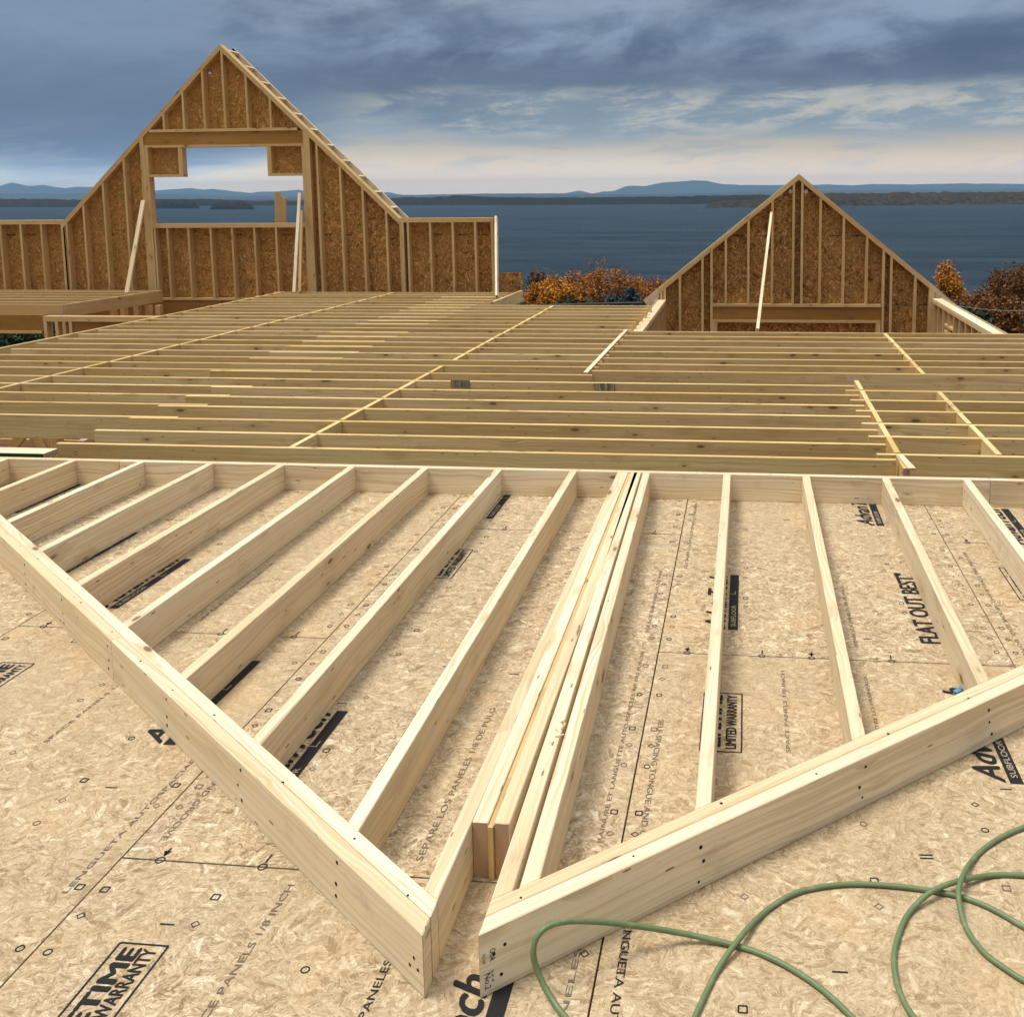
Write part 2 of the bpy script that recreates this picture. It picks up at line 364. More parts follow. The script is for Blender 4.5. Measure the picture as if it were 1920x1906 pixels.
def logo(xr, y0, L=.52):
    """script wordmark with a black bar under it, read towards +Y; xr = right edge of the bar"""
    fit('AdvanTech', xr-.048, y0, .075, L, bold=.0028, shear=.35)
    rect(PR['ink'], xr-.036, xr, y0-.005, y0+L+.01)
    fit('SUBFLOOR', xr-.009, y0+.02, .018, .19, ink='bartext', z=.0024)
    rect(PR['bartext'], xr-.034, xr-.014, y0+L*.62, y0+L*.62+.003, .0024)
    rect(PR['bartext'], xr-.015, xr-.0125, y0+L*.62, y0+L*.68, .0024)
def warranty(x0, x1, y0, y1):
    for a, b_ in (((x0, y0), (x1, y0)), ((x1, y0), (x1, y1)), ((x1, y1), (x0, y1)), ((x0, y1), (x0, y0))): line(PR['ink'], a, b_, .0045)
    fit('LIFETIME', x0+.058, y0+.02, .040, y1-y0-.04, bold=.0022)
    fit('LIMITED WARRANTY', x1-.016, y0+.015, .031, y1-y0-.03, bold=.0008)
for xr, y0 in ((-.028, 3.56), (-2.44, 3.54), (-1.23, 2.33), (-1.245, 4.73), (-2.885, 3.85), (-3.69, 4.62), (-.467, 1.335), (.752, 2.66), (-1.665, 2.63), (1.31, 4.56), (.66, 4.78), (1.96, 3.4), (-4.9, 3.6)):
    logo(xr, y0)
for q in ((-.13, -.01, 2.74, 3.08), (-1.34, -1.23, 1.53, 1.87), (-2.56, -2.44, 2.73, 3.07), (1.07, 1.19, 3.93, 4.27), (-1.34, -1.225, 3.95, 4.29), (-3.76, -3.65, 3.1, 3.44)):
    warranty(*q)
fit('FLAT OUT BEST"', .690, 3.50, .070, .66, bold=.003); fit('FOR FLATNESS AND STRENGTH', .735, 3.50, .026, .62, ink='ink', bold=.0006)
fit('SEPARE LOS PANELES 1/8 DE PULG.', -.775, 2.19, .017, .74, ink='inkf'); fit('SPACE PANELS 1/8 INCH', -1.045, 1.62, .016, .46, ink='inkf')
fit('SEPARE LOS PANELES 1', -.735, 1.50, .017, .40, ink='ink')
fit('SPACE PANELS 1/8 INCH', -1.00, 2.52, .015, .46, ink='inkf')
fit('SELF-SPACING TONGUE AND GROOVE. DO NOT FORCE.', -.262, 2.90, .0165, 1.02, rot=-90, ink='inkf')
fit('LENGUETA AUTOSPACIADA. NO FORZAR.', -.262, 2.055, .0185, .78, rot=-90, ink='ink')
fit('SELF-SPACING TONGUE AND GROOVE EDGE. DO NOT FORCE.', .955, 4.45, .015, 1.2, rot=-90, ink='inkf')
fit('RAINURE ET LANGUETTE AUTO-ESPACEES', -.262, 5.05, .013, .9, rot=-90, ink='inkf')
fit('LENGUETA AUTOSPACIADA. NO FORZAR.', -1.455, 4.0, .0165, 1.0, rot=-90, ink='inkf'); fit('SELF-SPACING TONGUE AND GROOVE.', -1.455, 2.95, .0165, .75, rot=-90, ink='inkf')
fit('RAINURE ET LANGUETTE AUTO-ESPACEES. NE PAS FORCER', -.352, 2.30, .012, 1.05, rot=90, ink='inkf'); fit('ESPACE PANNEAUX 3.2 MM', -.352, 3.5, .012, .6, rot=90, ink='inkf')
fit('SEPARE LOS PANELES 1/8 DE PULG', .395, 3.45, .012, .55, ink='inkf'); fit('ESPACE DE 1/8 ENTRE LES PANNEAUX', .40, 2.62, .012, .62, rot=90, ink='inkf')
fit('SPACE PANELS 1/8 INCH', .13, 2.75, .012, .5, ink='inkf'); fit('SPACE PANELS 1/8 INCH', -2.05, 2.6, .013, .5, ink='inkf'); fit('SEPARE LOS PANELES 1/8', -2.05, 3.45, .013, .6, ink='inkf')
fit('LENGUETA AUTOSPACIADA', -1.56, 2.0, .013, .6, ink='inkf'); fit('2-2/3 PANELES', -.345, 1.5, .013, .45, ink='inkf')
def ring(bm, x, y, r, wd, n=14, z=.0012):
    for i in range(n):
        a0, a1 = 2*math.pi*i/n, 2*math.pi*(i+1)/n
        quad(bm, [(x+math.cos(a)*rr, y+math.sin(a)*rr) for a, rr in ((a0, r-wd/2), (a0, r+wd/2), (a1, r+wd/2), (a1, r-wd/2))], z)
rg = random.Random(3)
def mark(x, y, kind, ink='ink'):
    bm = PR[ink]; r = .0085
    if kind == 0: ring(bm, x, y, r, .0030)
    else: ring(bm, x, y, r*1.12, .0030, 4) if kind == 1 else [line(bm, (x+a*r, y+b_*r), (x+c*r, y+d_*r), .0032) for a, b_, c, d_ in ((-1, -1, 1, -1), (1, -1, 1, 1), (1, 1, -1, 1), (-1, 1, -1, -1))]
for cx in range(-6, 5):
    xs_ = -.303 + cx*PW
    off = 0. if cx % 2 else 1.219
    for dx, keep in ((-.034, .80), (.030, .80), (.302, .5), (.604, .62), (.905, .45)):
        y = -.2; k = rg.randrange(3)
        while y < 5.1:
            seq = ((0, .0), (1, .105), (2, .195))
            for kind, dy in seq:
                if rg.random() < keep: mark(xs_+dx+rg.uniform(-.002, .002), y+dy+rg.uniform(-.004, .004), kind, 'ink' if rg.random() < .6 else 'inkf')
            y += .4064 if abs(dx) < .1 else .4064*(1 if rg.random() < .6 else 1.5)
    # arrows, butt-joint circles and ticks
    for q in range(-1, 3):
        yj = 2.135 + off + (q-1)*PL
        if not -.5 < yj < 5.2: continue
        for fx in (.10, .36, .53, .80, 1.08):
            ring(PR['ink'], xs_+fx, yj, .0105, .0034); line(PR['ink'], (xs_+fx, yj+.016), (xs_+fx+.002, yj+.045), .0045)
            if fx in (.53, .10): quad(PR['ink'], [(xs_+fx-.010, yj+.034), (xs_+fx+.010, yj+.034), (xs_+fx+.001, yj+.014)], .0012)
    for q in range(14):
        yy = rg.uniform(.2, 5.); xx = xs_ + rg.choice((.24, .5, .74, 1.0))
        line(PR['ink'], (xx-.016, yy), (xx+.016, yy+.001), .0042)
me_list = []
prt = None
for k in ('ink', 'inkf', 'bartext'):
    me = bpy.data.meshes.new('printed_lettering'); PR[k].to_mesh(me); PR[k].free(); me.materials.append(M[k])
    o = bpy.data.objects.new('printed_lettering', me); COL.objects.link(o); o.parent = deck

# ------------------------------------------------------------------ the gable wall lying on the deck
lw = thing('lying_gable_wall', 'new pine gable wall frame lying flat on the subfloor, point towards the camera', 'wall frame', (-.6, 5.1, 0))
H = .140; T = .038; BV = .0022
def flat(name, pts, L, h=H, z0=0., mats=PM, bevel=BV, parent=lw, label=None):
    m_ = MB(mats); m_.prism([(p[0], p[1], z0) for p in pts], (0, 0, h), (L[0], L[1], 0), bevel); o = m_.build(name, parent)
    if label: o['label'] = label
    return o
YB0, YB1 = 5.115, 5.153
# bottom plate in three lengths
for a, b_ in ((-9.0, -3.46), (-3.458, 1.225), (1.227, 6.5)):
    flat('bottom_plate', [(a, YB0), (b_, YB0), (b_, YB1), (a, YB1)], (1, 0))
def lineY(x, P, Q): return P[1] + (x-P[0])*(Q[1]-P[1])/(Q[0]-P[0])
# left rake: outer edge from the corner, two plates thick
LO = [Vector((-.635, 1.785)), Vector((-7.2, 1.785+.823*6.565))]
RO = [Vector((-.525, 1.795)), Vector((4.6, 1.795+.858*5.125))]
def off2(P, Q, dd):
    n = (Q-P).normalized(); n = Vector((-n.y, n.x)); n = n if n.y > 0 else -n
    return P+n*dd, Q+n*dd
def xcut(P, Q, x):  # point on line PQ at x
    return Vector((x, lineY(x, P, Q)))
def ycut(P, Q, y): return Vector((P.x+(y-P.y)*(Q.x-P.x)/(Q.y-P.y), y))
G = .0013
def rakes(O, xe, joints, side):
    a0, a1 = O; b0, b1 = off2(a0, a1, T); c0, c1 = off2(a0, a1, 2*T)
    d0, d1 = off2(a0, a1, T+G)
    for (P, Q, P2, Q2, js) in ((a0, a1, b0, b1, joints[0]), (d0, d1, c0, c1, joints[1])):
        xsq = [xe] + js + [None]
        for i in range(len(xsq)-1):
            x0 = xsq[i]; x1 = xsq[i+1]; g = .0007*side if i else 0
            s0, t0 = xcut(P, Q, x0+g), xcut(P2, Q2, x0+g)
            if i:   # square-cut butt joint
                n = (P2-P); t0 = s0+n
            if x1 is None: s1, t1 = ycut(P, Q, YB0-.001), ycut(P2, Q2, YB0-.001)
            else: s1 = xcut(P, Q, x1); t1 = s1+(P2-P)
            D_ = (Q-P).normalized()
            flat('rake_plate', [s0, s1, t1, t0], D_)
    return c0, c1
LI = rakes(LO, -.635, ([-2.09, -5.6], [-3.28]), -1)
RI = rakes(RO, -.525, ([1.62], [.9, 3.2]), 1)
# studs at 16 inch centres
def stud(xa, xb, P, Q, name='stud', y1=YB0-.0005, h=H, ycap=None, label=None):
    ya, yb = lineY(xa, P, Q)+.0006, lineY(xb, P, Q)+.0006
    if ycap: ya = yb = ycap
    if min(ya, yb) > y1-.1: return
    jit = random.uniform(-.002, .002)
    return flat(name, [(xa, ya), (xb, yb), (xb+jit, y1), (xa+jit, y1)], (0, 1), h=h+random.uniform(-.0015, .001), label=label)
for k in range(9):
    xr = -.888 - k*.4035; stud(xr-T, xr, *LI)
for k in range(4+6):
    xl = -.118 + k*.4035; stud(xl, xl+T, *RI)
stud(-.674, -.636, *LI)                                  # king stud of the left half
flat('ridge_post', [(-.6345, 2.15), (-.5965, 2.15), (-.6165, YB0-.0005), (-.6545, YB0-.0005)], (0, 1))
flat('plywood_spacer', [(-.5955, 2.14), (-.5835, 2.14), (-.6035, YB0-.0005), (-.6155, YB0-.0005)], (0, 1), h=.134, mats=('aged', 'aged'), bevel=0)
flat('ridge_post', [(-.5825, 2.15), (-.5455, 2.15), (-.5645, YB0-.0005), (-.6025, YB0-.0005)], (0, 1))
def st2(xa0, xa1, xb0, xb1):
    flat('stud', [(xa0, lineY(xa0, *RI)+.0006), (xa1, lineY(xa1, *RI)+.0006), (xb1, YB0-.0005), (xb0, YB0-.0005)], (0, 1))
st2(-.5245, -.4865, -.5855, -.5475)
st2(-.4745, -.4365, -.5385, -.5005)
# grade stamp on the right rake end face, nails on the outer faces
def facemat(P, Q, s, z, lift=.0009):
    D_ = (Q-P).normalized(); n = Vector((D_.y, -D_.x)); n = n if n.y < 0 else -n
    p = P+D_*s; p3 = Vector((p.x+n.x*lift, p.y+n.y*lift, z)); return p3, Vector((D_.x, D_.y, 0)), Vector((n.x, n.y, 0))
def disc(mb_, c, n, r, depth=.0009):
    n = Vector(n).normalized(); a = n.orthogonal().normalized(); b_ = n.cross(a)
    pts = [c + a*math.cos(t*math.pi/3)*r + b_*math.sin(t*math.pi/3)*r for t in range(6)]
    mb_.prism(pts, n*depth, n, me=0)
nm = MB(('nail', 'nail'))
for O, I, sgn, n_ in ((LO, LI, -1, 11), (RO, RI, 1, 8)):
    Lh = (O[1]-O[0]).length
    D0 = (O[1]-O[0]).normalized()
    for k in range(n_):
        if sgn < 0: xx = -.907-k*.4035
        else: xx = -.10+k*.4035
        s = (xx-O[0].x)/D0.x
        for z in (.028, .066, .112):
            p, D3, n3 = facemat(O[0], O[1], s+random.uniform(-.012, .012), z+random.uniform(-.008, .008), .0002)
            disc(nm, p, n3, random.uniform(.0032, .0055))
    for s in (.018, .03, .052):
        p, D3, n3 = facemat(O[0], O[1], s+random.uniform(0, .02), random.uniform(.02, .12), .0002); disc(nm, p, n3, .0038)
    s = .12
    while s < 5.5:
        p, D3, n3 = facemat(O[0], O[1], s, H, 0.); q = p - n3*random.uniform(.012, .064)
        disc(nm, q+Vector((0, 0, .0001)), (0, 0, 1), random.uniform(.0024, .0042)); s += random.uniform(.22, .5)
for k in range(24):
    xx = -4.1+k*.2017+random.uniform(-.01, .01)
    disc(nm, Vector((xx, YB0+.0185, H+.0002)), (0, 0, 1), .0022)
nm.build('nails', lw)
PR = {'ink': bmesh.new()}
p, D3, n3 = facemat(RO[0], RO[1], .016, .056)
for s_, z_, tx, cap, ln in ((.012, .050, 'No.2', .013, .034), (.024, .098, 'OOA', .013, .026), (.026, .052, 'S-P-F', .006, .026), (.008, .094, 'KD-HT', .006, .022)):
    p, D3, n3 = facemat(RO[0], RO[1], s_, z_)
    X_ = Vector((0, 0, -1)); Y_ = n3.cross(X_); mt = Matrix((X_, Y_, n3)).transposed().to_4x4(); mt.translation = p
    text(tx, 0, 0, cap/.7, fitlen=ln, normal=mt, bold=0.)
me = bpy.data.meshes.new('grade_stamp'); PR['ink'].to_mesh(me); PR['ink'].free(); me.materials.append(M['ink'])
org = Vector(lw['_org']); me.transform(Matrix.Translation(-org))
o = bpy.data.objects.new('grade_stamp', me); COL.objects.link(o); o.parent = lw
# torn splinters in the slot between the studs
sp = MB(PM); rs = random.Random(5)
c0 = atz(1047, 1372, .14)
for k in range(7):
    a = rs.uniform(0, 6.28); p = c0+Vector((rs.uniform(-.008, .010), rs.uniform(-.06, .06), rs.uniform(-.004, .006)))
    dv = Vector((math.cos(a)*.8+.5, math.sin(a), rs.uniform(.1, .7))).normalized()*rs.uniform(.015, .034)
    sp.beam(p-dv*.5, p+dv*.5, (0, 0, 1), .0042, .0018)
sp.build('splinters', lw)

# ------------------------------------------------------------------ ceiling joists beyond the deck
JT, JH = -.14, .186
jf = thing('joist_platform', 'broad platform of parallel pine joists and blocking beyond the subfloor', 'joists', (-3, 11, JT-JH))
ROWS = [6.52, 6.94, 7.38, 7.81, 8.23, 8.63, 9.02, 9.45, 9.85, 10.20, 10.63, 11.04, 11.43, 11.82, 12.21, 12.59, 12.98, 13.37, 13.75,
        14.15, 14.54, 14.91, 15.24, 15.68, 16.06, 16.46, 16.81, 17.15]
rj = random.Random(11)
def joist(x0, x1, y, zt=JT, h=JH, bevel=0., mats=JM, parent=jf, name='joist', dy=0.):
    m_ = MB(mats); z = zt+rj.uniform(-.005, .003); dy += rj.uniform(-.008, .008)
    m_.prism([(x0, y-T/2, z-h), (x1, y-T/2+dy, z-h), (x1, y+T/2+dy, z-h), (x0, y+T/2, z-h)], (0, 0, h), (1, 0, 0), bevel)
    return m_.build(name, parent)
for k, y in enumerate(ROWS):
    lapR = -4.50+(.04*rj.random()) if k < 7 else -4.29+.007*(k-8)
    lapL = -4.88+.03*rj.random() if k < 7 else -5.33+.012*(k-7)
    if k >= 2: joist(-9.6 if y < 10.3 else -8.42, lapR, y+T/2+.001)
    if k <= 6: xr = .955+.01*(k == 0)
    elif k <= 22: xr = -1.465+rj.uniform(-.02, .02)
    else: xr = -4.06
    if k < 22 or k > 22: joist(lapL, xr, y-T/2-.001 if k >= 2 else y, bevel=.002 if k < 6 else 0)
    else: joist(lapL, xr, y-T/2-.001)
BROWS = [9.67, 10.05, 10.42, 10.83, 11.22, 11.64, 12.02, 12.45]
for y in BROWS: joist(-1.52, 6.9, y)
CROWS = [6.68, 7.15, 7.58, 8.00, 8.42, 8.84]
for y in CROWS: joist(.862, 6.4, y, dy=-.01, bevel=.002)
def blocks(xf, ys, name='blocking', h=JH, dz=0., both=0.):
    """solid blocking between successive rows; xf(y) gives its X"""
    for a, b_ in zip(ys[:-1], ys[1:]):
        if b_-a > .62: continue
        m_ = MB(JM); y0, y1 = a+T/2+.0015, b_-T/2-.0015-both
        z = JT+rj.uniform(-.003, .002)+dz; x0, x1 = xf(y0), xf(y1)
        m_.prism([(x0-T/2, y0, z-h), (x0+T/2, y0, z-h), (x1+T/2, y1, z-h), (x1-T/2, y1, z-h)], (0, 0, h), (0, 1, 0)); m_.build(name, jf)
blocks(lambda y: -6.80+(y-8.42)*.0696, [y+T/2 for y in ROWS[2:]])
blocks(lambda y: -3.14+(y-6.58)*.021, ROWS[0:2]+[y-T/2 for y in ROWS[2:9]])
blocks(lambda y: -3.06+(y-10.2)*.018, [y-T/2 for y in ROWS[9:23]])
blocks(lambda y: 1.00, [6.30]+CROWS+[9.30])
blocks(lambda y: 1.655, CROWS)
blocks(lambda y: 1.67, BROWS)
# thin continuous boards on top: left rim, ribbon over the lapped joist ends
m_ = MB(JM); m_.prism([(-8.62, 10.2, JT-JH), (-8.58, 10.2, JT-JH), (-8.24, 17.2, JT-JH), (-8.28, 17.2, JT-JH)], (0, 0, JH+.004), (0, 1, 0)); m_.build('rim_board', jf)
m_ = MB(PM); m_.prism([(-1.565, 9.46, JT+.003), (-1.522, 9.46, JT+.003), (-1.487, 12.5, JT+.003), (-1.53, 12.5, JT+.003)], (0, 0, .012), (0, 1, 0)); m_.build('ribbon_board', jf)
m_ = MB(PM); m_.prism([(1.005, 6.27, JT+.0035), (1.05, 6.27, JT+.0035), (1.02, 6.60, JT+.0035), (.985, 6.60, JT+.0035)], (0, 0, .012), (0, 1, 0)); m_.build('ribbon_board', jf)
m_ = MB(JM); m_.prism([(-4.045, 15.62, JT-JH), (-4.005, 15.62, JT-JH), (-3.955, 17.5, JT-JH), (-3.995, 17.5, JT-JH)], (0, 0, JH+.012), (0, 1, 0)); m_.build('rim_board', jf)
m_ = MB(('green', 'green')); m_.box(-3.96, -3.90, 15.9, 17.5, JT-JH-.35, JT-JH-.002, me=0); m_.build('green_membrane_strip', jf)
# weather stains on two of the joists (printed/soaked patches)
m, t, b = mat('damp_stain'); uv = t.new('ShaderNodeUVMap', uv_map='UVMap').outputs[0]; u_, v_, _ = t.sep(uv)
n_ = t.noise(t.xyz(t.m('MULTIPLY', u_, 55.), t.m('MULTIPLY', v_, 8.)), 1., 4, .6)[0]
t.put(b.inputs['Base Color'], t.ramp(n_, [(.34, (.10, .08, .055)), (.50, (.24, .18, .11)), (.62, (.50, .38, .22))])); b.inputs['Roughness'].default_value = .85; M['stainm'] = m
for px, py, ww, hh in ((845, 712, 36, 14), (1113, 718, 40, 15)):
    a = aty(px, py, 9.02-.0215-T/2); b_ = aty(px+ww, py+hh, 9.02-.0215-T/2)
    MB(('stainm', 'stainm')).box(a.x, b_.x, 8.9785, 8.9815, b_.z, a.z, me=0).build('stain', jf)

# plate with green membrane at the left edge of the deck
gp = thing('sill_plate', 'pale plate on dark green membrane at the left edge, beyond the lying wall', 'sill plate', (-5.5, 6.3, -.3))
MB(PM).box(-9, -4.76, 6.24, 6.38, -.178, -.14, bevel=.002).build('plate', gp)
MB(('green', 'green')).box(-9, -4.765, 6.228, 6.2385, -.40, -.142, me=0).build('membrane', gp)

# ------------------------------------------------------------------ standing gable walls
def wall_sheet(m_, pts, Y, th=.011):
    m_.prism([(p[0], Y, p[1]) for p in pts], (0, th, 0), (1, 0, 0), me=0, rnd=False)
def board_xz(name, parent, pts, Y, depth, L, mats=AM, bevel=0.):
    m_ = MB(mats); m_.prism([(p[0], Y, p[1]) for p in pts], (0, depth, 0), (L[0], 0, L[1]), bevel); return m_.build(name, parent)
def lz(x, P, Q): return P[1]+(x-P[0])*(Q[1]-P[1])/(Q[0]-P[0])
def offl(P, Q, dd):
    P = Vector(P); Q = Vector(Q); n = (Q-P).normalized(); n = Vector((-n.y, n.x)); n = n if n.y < 0 else -n
    return P+n*dd, Q+n*dd
SD = .140
# --- left gable
YG = 17.6
def g(x, y, Y=YG):
    p = aty(x, y, Y); return Vector((p.x, p.z))
lg = thing('gable_wall', 'tall gable wall of studs and strand board with a stepped window opening', 'gable wall', (-9.5, YG, -.6))
A, P, B = g(120, 411), g(411, 83), g(748, 411)
ZT = (A.y+B.y)/2; A.y = ZT; B.y = ZT
def slope_z(x, dd=0.):
    L0, L1 = (offl(A, P, dd) if x < P.x else offl(P, B, dd)); return lz(x, L0, L1)
for (s, e, nm_) in ((A, P, 0), (P, B, 1)):
    for q in (0, 1):
        o0, o1 = offl(s, e, q*.0385); i0, i1 = offl(s, e, q*.0385+.038)
        def atx(L0, L1, x): return Vector((x, lz(x, L0, L1)))
        xa, xb = (s.x, P.x) if nm_ == 0 else (P.x, e.x)
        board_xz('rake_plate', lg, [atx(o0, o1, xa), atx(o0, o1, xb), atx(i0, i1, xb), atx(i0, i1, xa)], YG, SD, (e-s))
ZC1, ZC0 = g(420, 241).y, g(420, 246.5).y            # plate over header
ZH0 = g(420, 271).y; ZP0 = g(420, 275.5).y           # header, plate under it
ZBOT = -.30
def xstud(px, py): return g(px, py).x
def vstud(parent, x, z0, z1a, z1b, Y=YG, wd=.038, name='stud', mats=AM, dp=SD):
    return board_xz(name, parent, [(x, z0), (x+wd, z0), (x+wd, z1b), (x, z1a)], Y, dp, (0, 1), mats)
GI = .0775
XL0, XR1 = g(268, 272).x, g(568, 272).x
# full-height studs under the rakes
for px, py in ((122, 480), (127, 480), (153.7, 386), (190, 342), (229, 298)):
    x = xstud(px, py); vstud(lg, x, ZBOT, slope_z(x, GI)-.002, slope_z(x+.038, GI)-.002)
for px, py in ((591, 276), (635, 318), (677.5, 361), (722, 406)):
    x = xstud(px, py); vstud(lg, x, ZBOT, slope_z(x, GI)-.002, slope_z(x+.038, GI)-.002)
for q in range(4):   # king stacks
    x = g(263, 300).x+q*.0385; vstud(lg, x, ZBOT, min(slope_z(x, GI)-.002, ZH0 if q > 1 else 99), min(slope_z(x+.038, GI)-.002, ZH0-.04 if q > 1 else 99), name='king_stud') if q < 2 else vstud(lg, x, ZBOT, ZP0-.003, ZP0-.003, name='jack_stud')
    x = g(566, 300).x+q*.0385
    if q < 1: vstud(lg, x, ZBOT, ZP0-.003, ZP0-.003, name='jack_stud')
    else: vstud(lg, x, ZBOT, slope_z(x, GI)-.002, slope_z(x+.038, GI)-.002, name='king_stud')
# header group
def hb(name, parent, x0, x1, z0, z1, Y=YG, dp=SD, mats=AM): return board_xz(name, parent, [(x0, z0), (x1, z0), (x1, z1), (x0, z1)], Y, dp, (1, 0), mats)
xa = g(279, 243).x; xb = g(557, 243).x
hb('collar_plate', lg, xa, xb, ZC0, ZC1, YG-.003)
HX0, HX1 = g(263, 300).x+.078, g(566, 300).x+.037
hb('header', lg, HX0+.002, HX1-.002, ZH0, ZC0-.001, YG+.012, .11, ('lvl', 'lvl'))
hb('header_plate', lg, HX0+.002, HX1-.002, ZP0, ZH0-.001, YG-.002)
for px in (303, 341, 380, 418.5, 461, 504):
    x = g(px, 200).x; vstud(lg, x, ZC1+.001, slope_z(x, GI)-.002, slope_z(x+.038, GI)-.002)
# stepped corners of the opening
ZS = g(310, 332).y; ZS1 = g(310, 327).y
c0, c1 = g(289, 300).x, g(345, 300).x-.03
hb('corner_plate', lg, HX0+.08, c1, ZS, ZS1); vstud(lg, c1-.038, ZS1+.001, ZP0-.001, ZP0-.001); vstud(lg, c1-.078, ZS1+.001, ZP0-.001, ZP0-.001)
d0, d1 = g(501, 300).x, g(566, 300).x
hb('corner_plate', lg, d0, d1-.001, ZS, ZS1); vstud(lg, d0, ZS1+.001, ZP0-.001, ZP0-.001); vstud(lg, d0+.04, ZS1+.001, ZP0-.001, ZP0-.001)
# sill and cripples
ZL1, ZL0 = g(420, 419).y, g(420, 427).y
SX0 = g(263, 300).x+4*.0385
hb('sill', lg, SX0, d1-.001, ZL0, ZL1, YG-.003)
for px in (289, 312.6, 352, 393.6, 433.8, 475.5, 516.3):
    x = g(px, 450).x
    if x > SX0: vstud(lg, x, ZBOT, ZL0-.001, ZL0-.001)
hb('bottom_plate', lg, A.x, B.x, ZBOT-.04, ZBOT-.001)
hb('rim_beam', lg, A.x, B.x, ZBOT-.40, ZBOT-.041, YG+.01, .12, ('lvl', 'lvl'))
# sheathing outside
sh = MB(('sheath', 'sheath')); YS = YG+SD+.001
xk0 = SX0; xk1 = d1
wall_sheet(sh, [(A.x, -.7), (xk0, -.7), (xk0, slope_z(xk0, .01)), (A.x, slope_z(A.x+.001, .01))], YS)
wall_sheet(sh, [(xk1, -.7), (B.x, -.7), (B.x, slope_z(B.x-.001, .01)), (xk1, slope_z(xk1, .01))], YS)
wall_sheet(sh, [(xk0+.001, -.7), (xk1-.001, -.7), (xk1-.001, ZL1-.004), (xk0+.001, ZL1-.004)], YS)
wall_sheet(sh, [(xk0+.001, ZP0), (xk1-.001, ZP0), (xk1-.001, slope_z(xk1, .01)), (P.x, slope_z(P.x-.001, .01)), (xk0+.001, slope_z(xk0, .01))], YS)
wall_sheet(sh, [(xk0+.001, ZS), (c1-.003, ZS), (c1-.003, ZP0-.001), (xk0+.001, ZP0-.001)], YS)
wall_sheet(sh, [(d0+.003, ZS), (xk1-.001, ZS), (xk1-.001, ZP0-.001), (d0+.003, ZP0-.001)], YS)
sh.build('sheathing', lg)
# rake ladder of lookouts outside the wall, both slopes
for s, e, nm_ in ((P, B, 1), (A, P, 0)):
    D_ = (e-s).normalized(); n = Vector((-D_.y, D_.x)); n = n if n.y > 0 else -n; Ln = (e-s).length
    lad = MB(AM)
    def P3(q, yy, dd=0.): return Vector((q.x-n.x*dd, yy, q.y-n.y*dd))
    o = board_xz('fly_rafter', lg, [s, e, e-n*.09, s-n*.09], YG+.50, .038, D_, PM)
    o = board_xz('ledger', lg, [s, e, e-n*.05, s-n*.05], YS+.013, .03, D_)
    t_ = .12
    while t_ < Ln-.05:
        q = s+D_*t_
        m_ = MB(PM); m_.beam(P3(q, YS+.0435, .046), P3(q, YG+.4995, .046), (n.x, 0, n.y), .038, .088); m_.build('lookout', lg); t_ += .4064
m_ = MB(('bartext', 'bartext'))
# white fixing near the apex
wm = plain('white_plastic', (.90, .90, .92), .4); M['white'] = wm
def capdisc(parent, px, py, Y, r):
    m_ = MB(('white', 'white')); c = aty(px, py, Y); pts = [c+Vector((math.cos(a)*r, 0, math.sin(a)*r)) for a in [i*math.pi/8 for i in range(16)]]
    m_.prism(pts, (0, .02, 0), (0, 1, 0), me=0); return m_.build('white_cap', parent)
capdisc(lg, 393, 137, YG+.115, .022)

# --- knee walls either side (same plane)
def knee(name, label, x0, x1, pxs, ends, loc):
    k_ = thing(name, label, 'knee wall', loc)
    hb('top_plate', k_, x0, x1, ZT-.038, ZT); hb('top_plate', k_, x0, x1, ZT-.077, ZT-.039)
    for px in pxs:
        x = g(px, 480).x; vstud(k_, x, ZBOT, ZT-.078, ZT-.078)
    for x in ends: vstud(k_, x, ZBOT, ZT-.078, ZT-.078)
    hb('bottom_plate', k_, x0, x1, ZBOT-.04, ZBOT-.001)
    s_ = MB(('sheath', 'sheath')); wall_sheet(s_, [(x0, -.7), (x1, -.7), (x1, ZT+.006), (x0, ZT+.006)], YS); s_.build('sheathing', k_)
    return k_
kr = knee('knee_wall', 'short stud wall with strand board between the tall gable and the lake view', B.x+.001, g(927, 480).x, (764.5, 806, 848, 890), (B.x+.002, B.x+.041, g(922, 480).x-.005), (-5, YG, -.34))
kl = knee('knee_wall', 'short stud wall with strand board at the left edge, left of the tall gable', g(-70, 480).x, A.x-.001, (-36, 2.5, 40.5, 79), (A.x-.04, A.x-.079), (-13, YG, -.34))
hb('rim_beam', kl, g(-70, 480).x, A.x-.001, ZBOT-.40, ZBOT-.041, YG+.01, .12, ('lvl', 'lvl'))
# dark manufacturer's stamps on the wall boards, one per sheet, too small to read
stm = MB(('nail', 'nail')); rq = random.Random(2)
for par, pxs in ((lg, (165, 205, 245, 392, 445, 538, 612, 650)), (kr, (820, 868, 905)), (kl, (20, 58))):
    stm = MB(('nail', 'nail'))
    for px in pxs:
        c = aty(px, 441, YS-.003)
        for q in range(9):
            x = c.x-.09+q*.022; hh = rq.uniform(.010, .030)
            stm.box(x, x+rq.uniform(.010, .018), YS-.003, YS-.001, c.z+rq.uniform(-.006, 0), c.z+hh, me=0)
    stm.build('stamp', par)

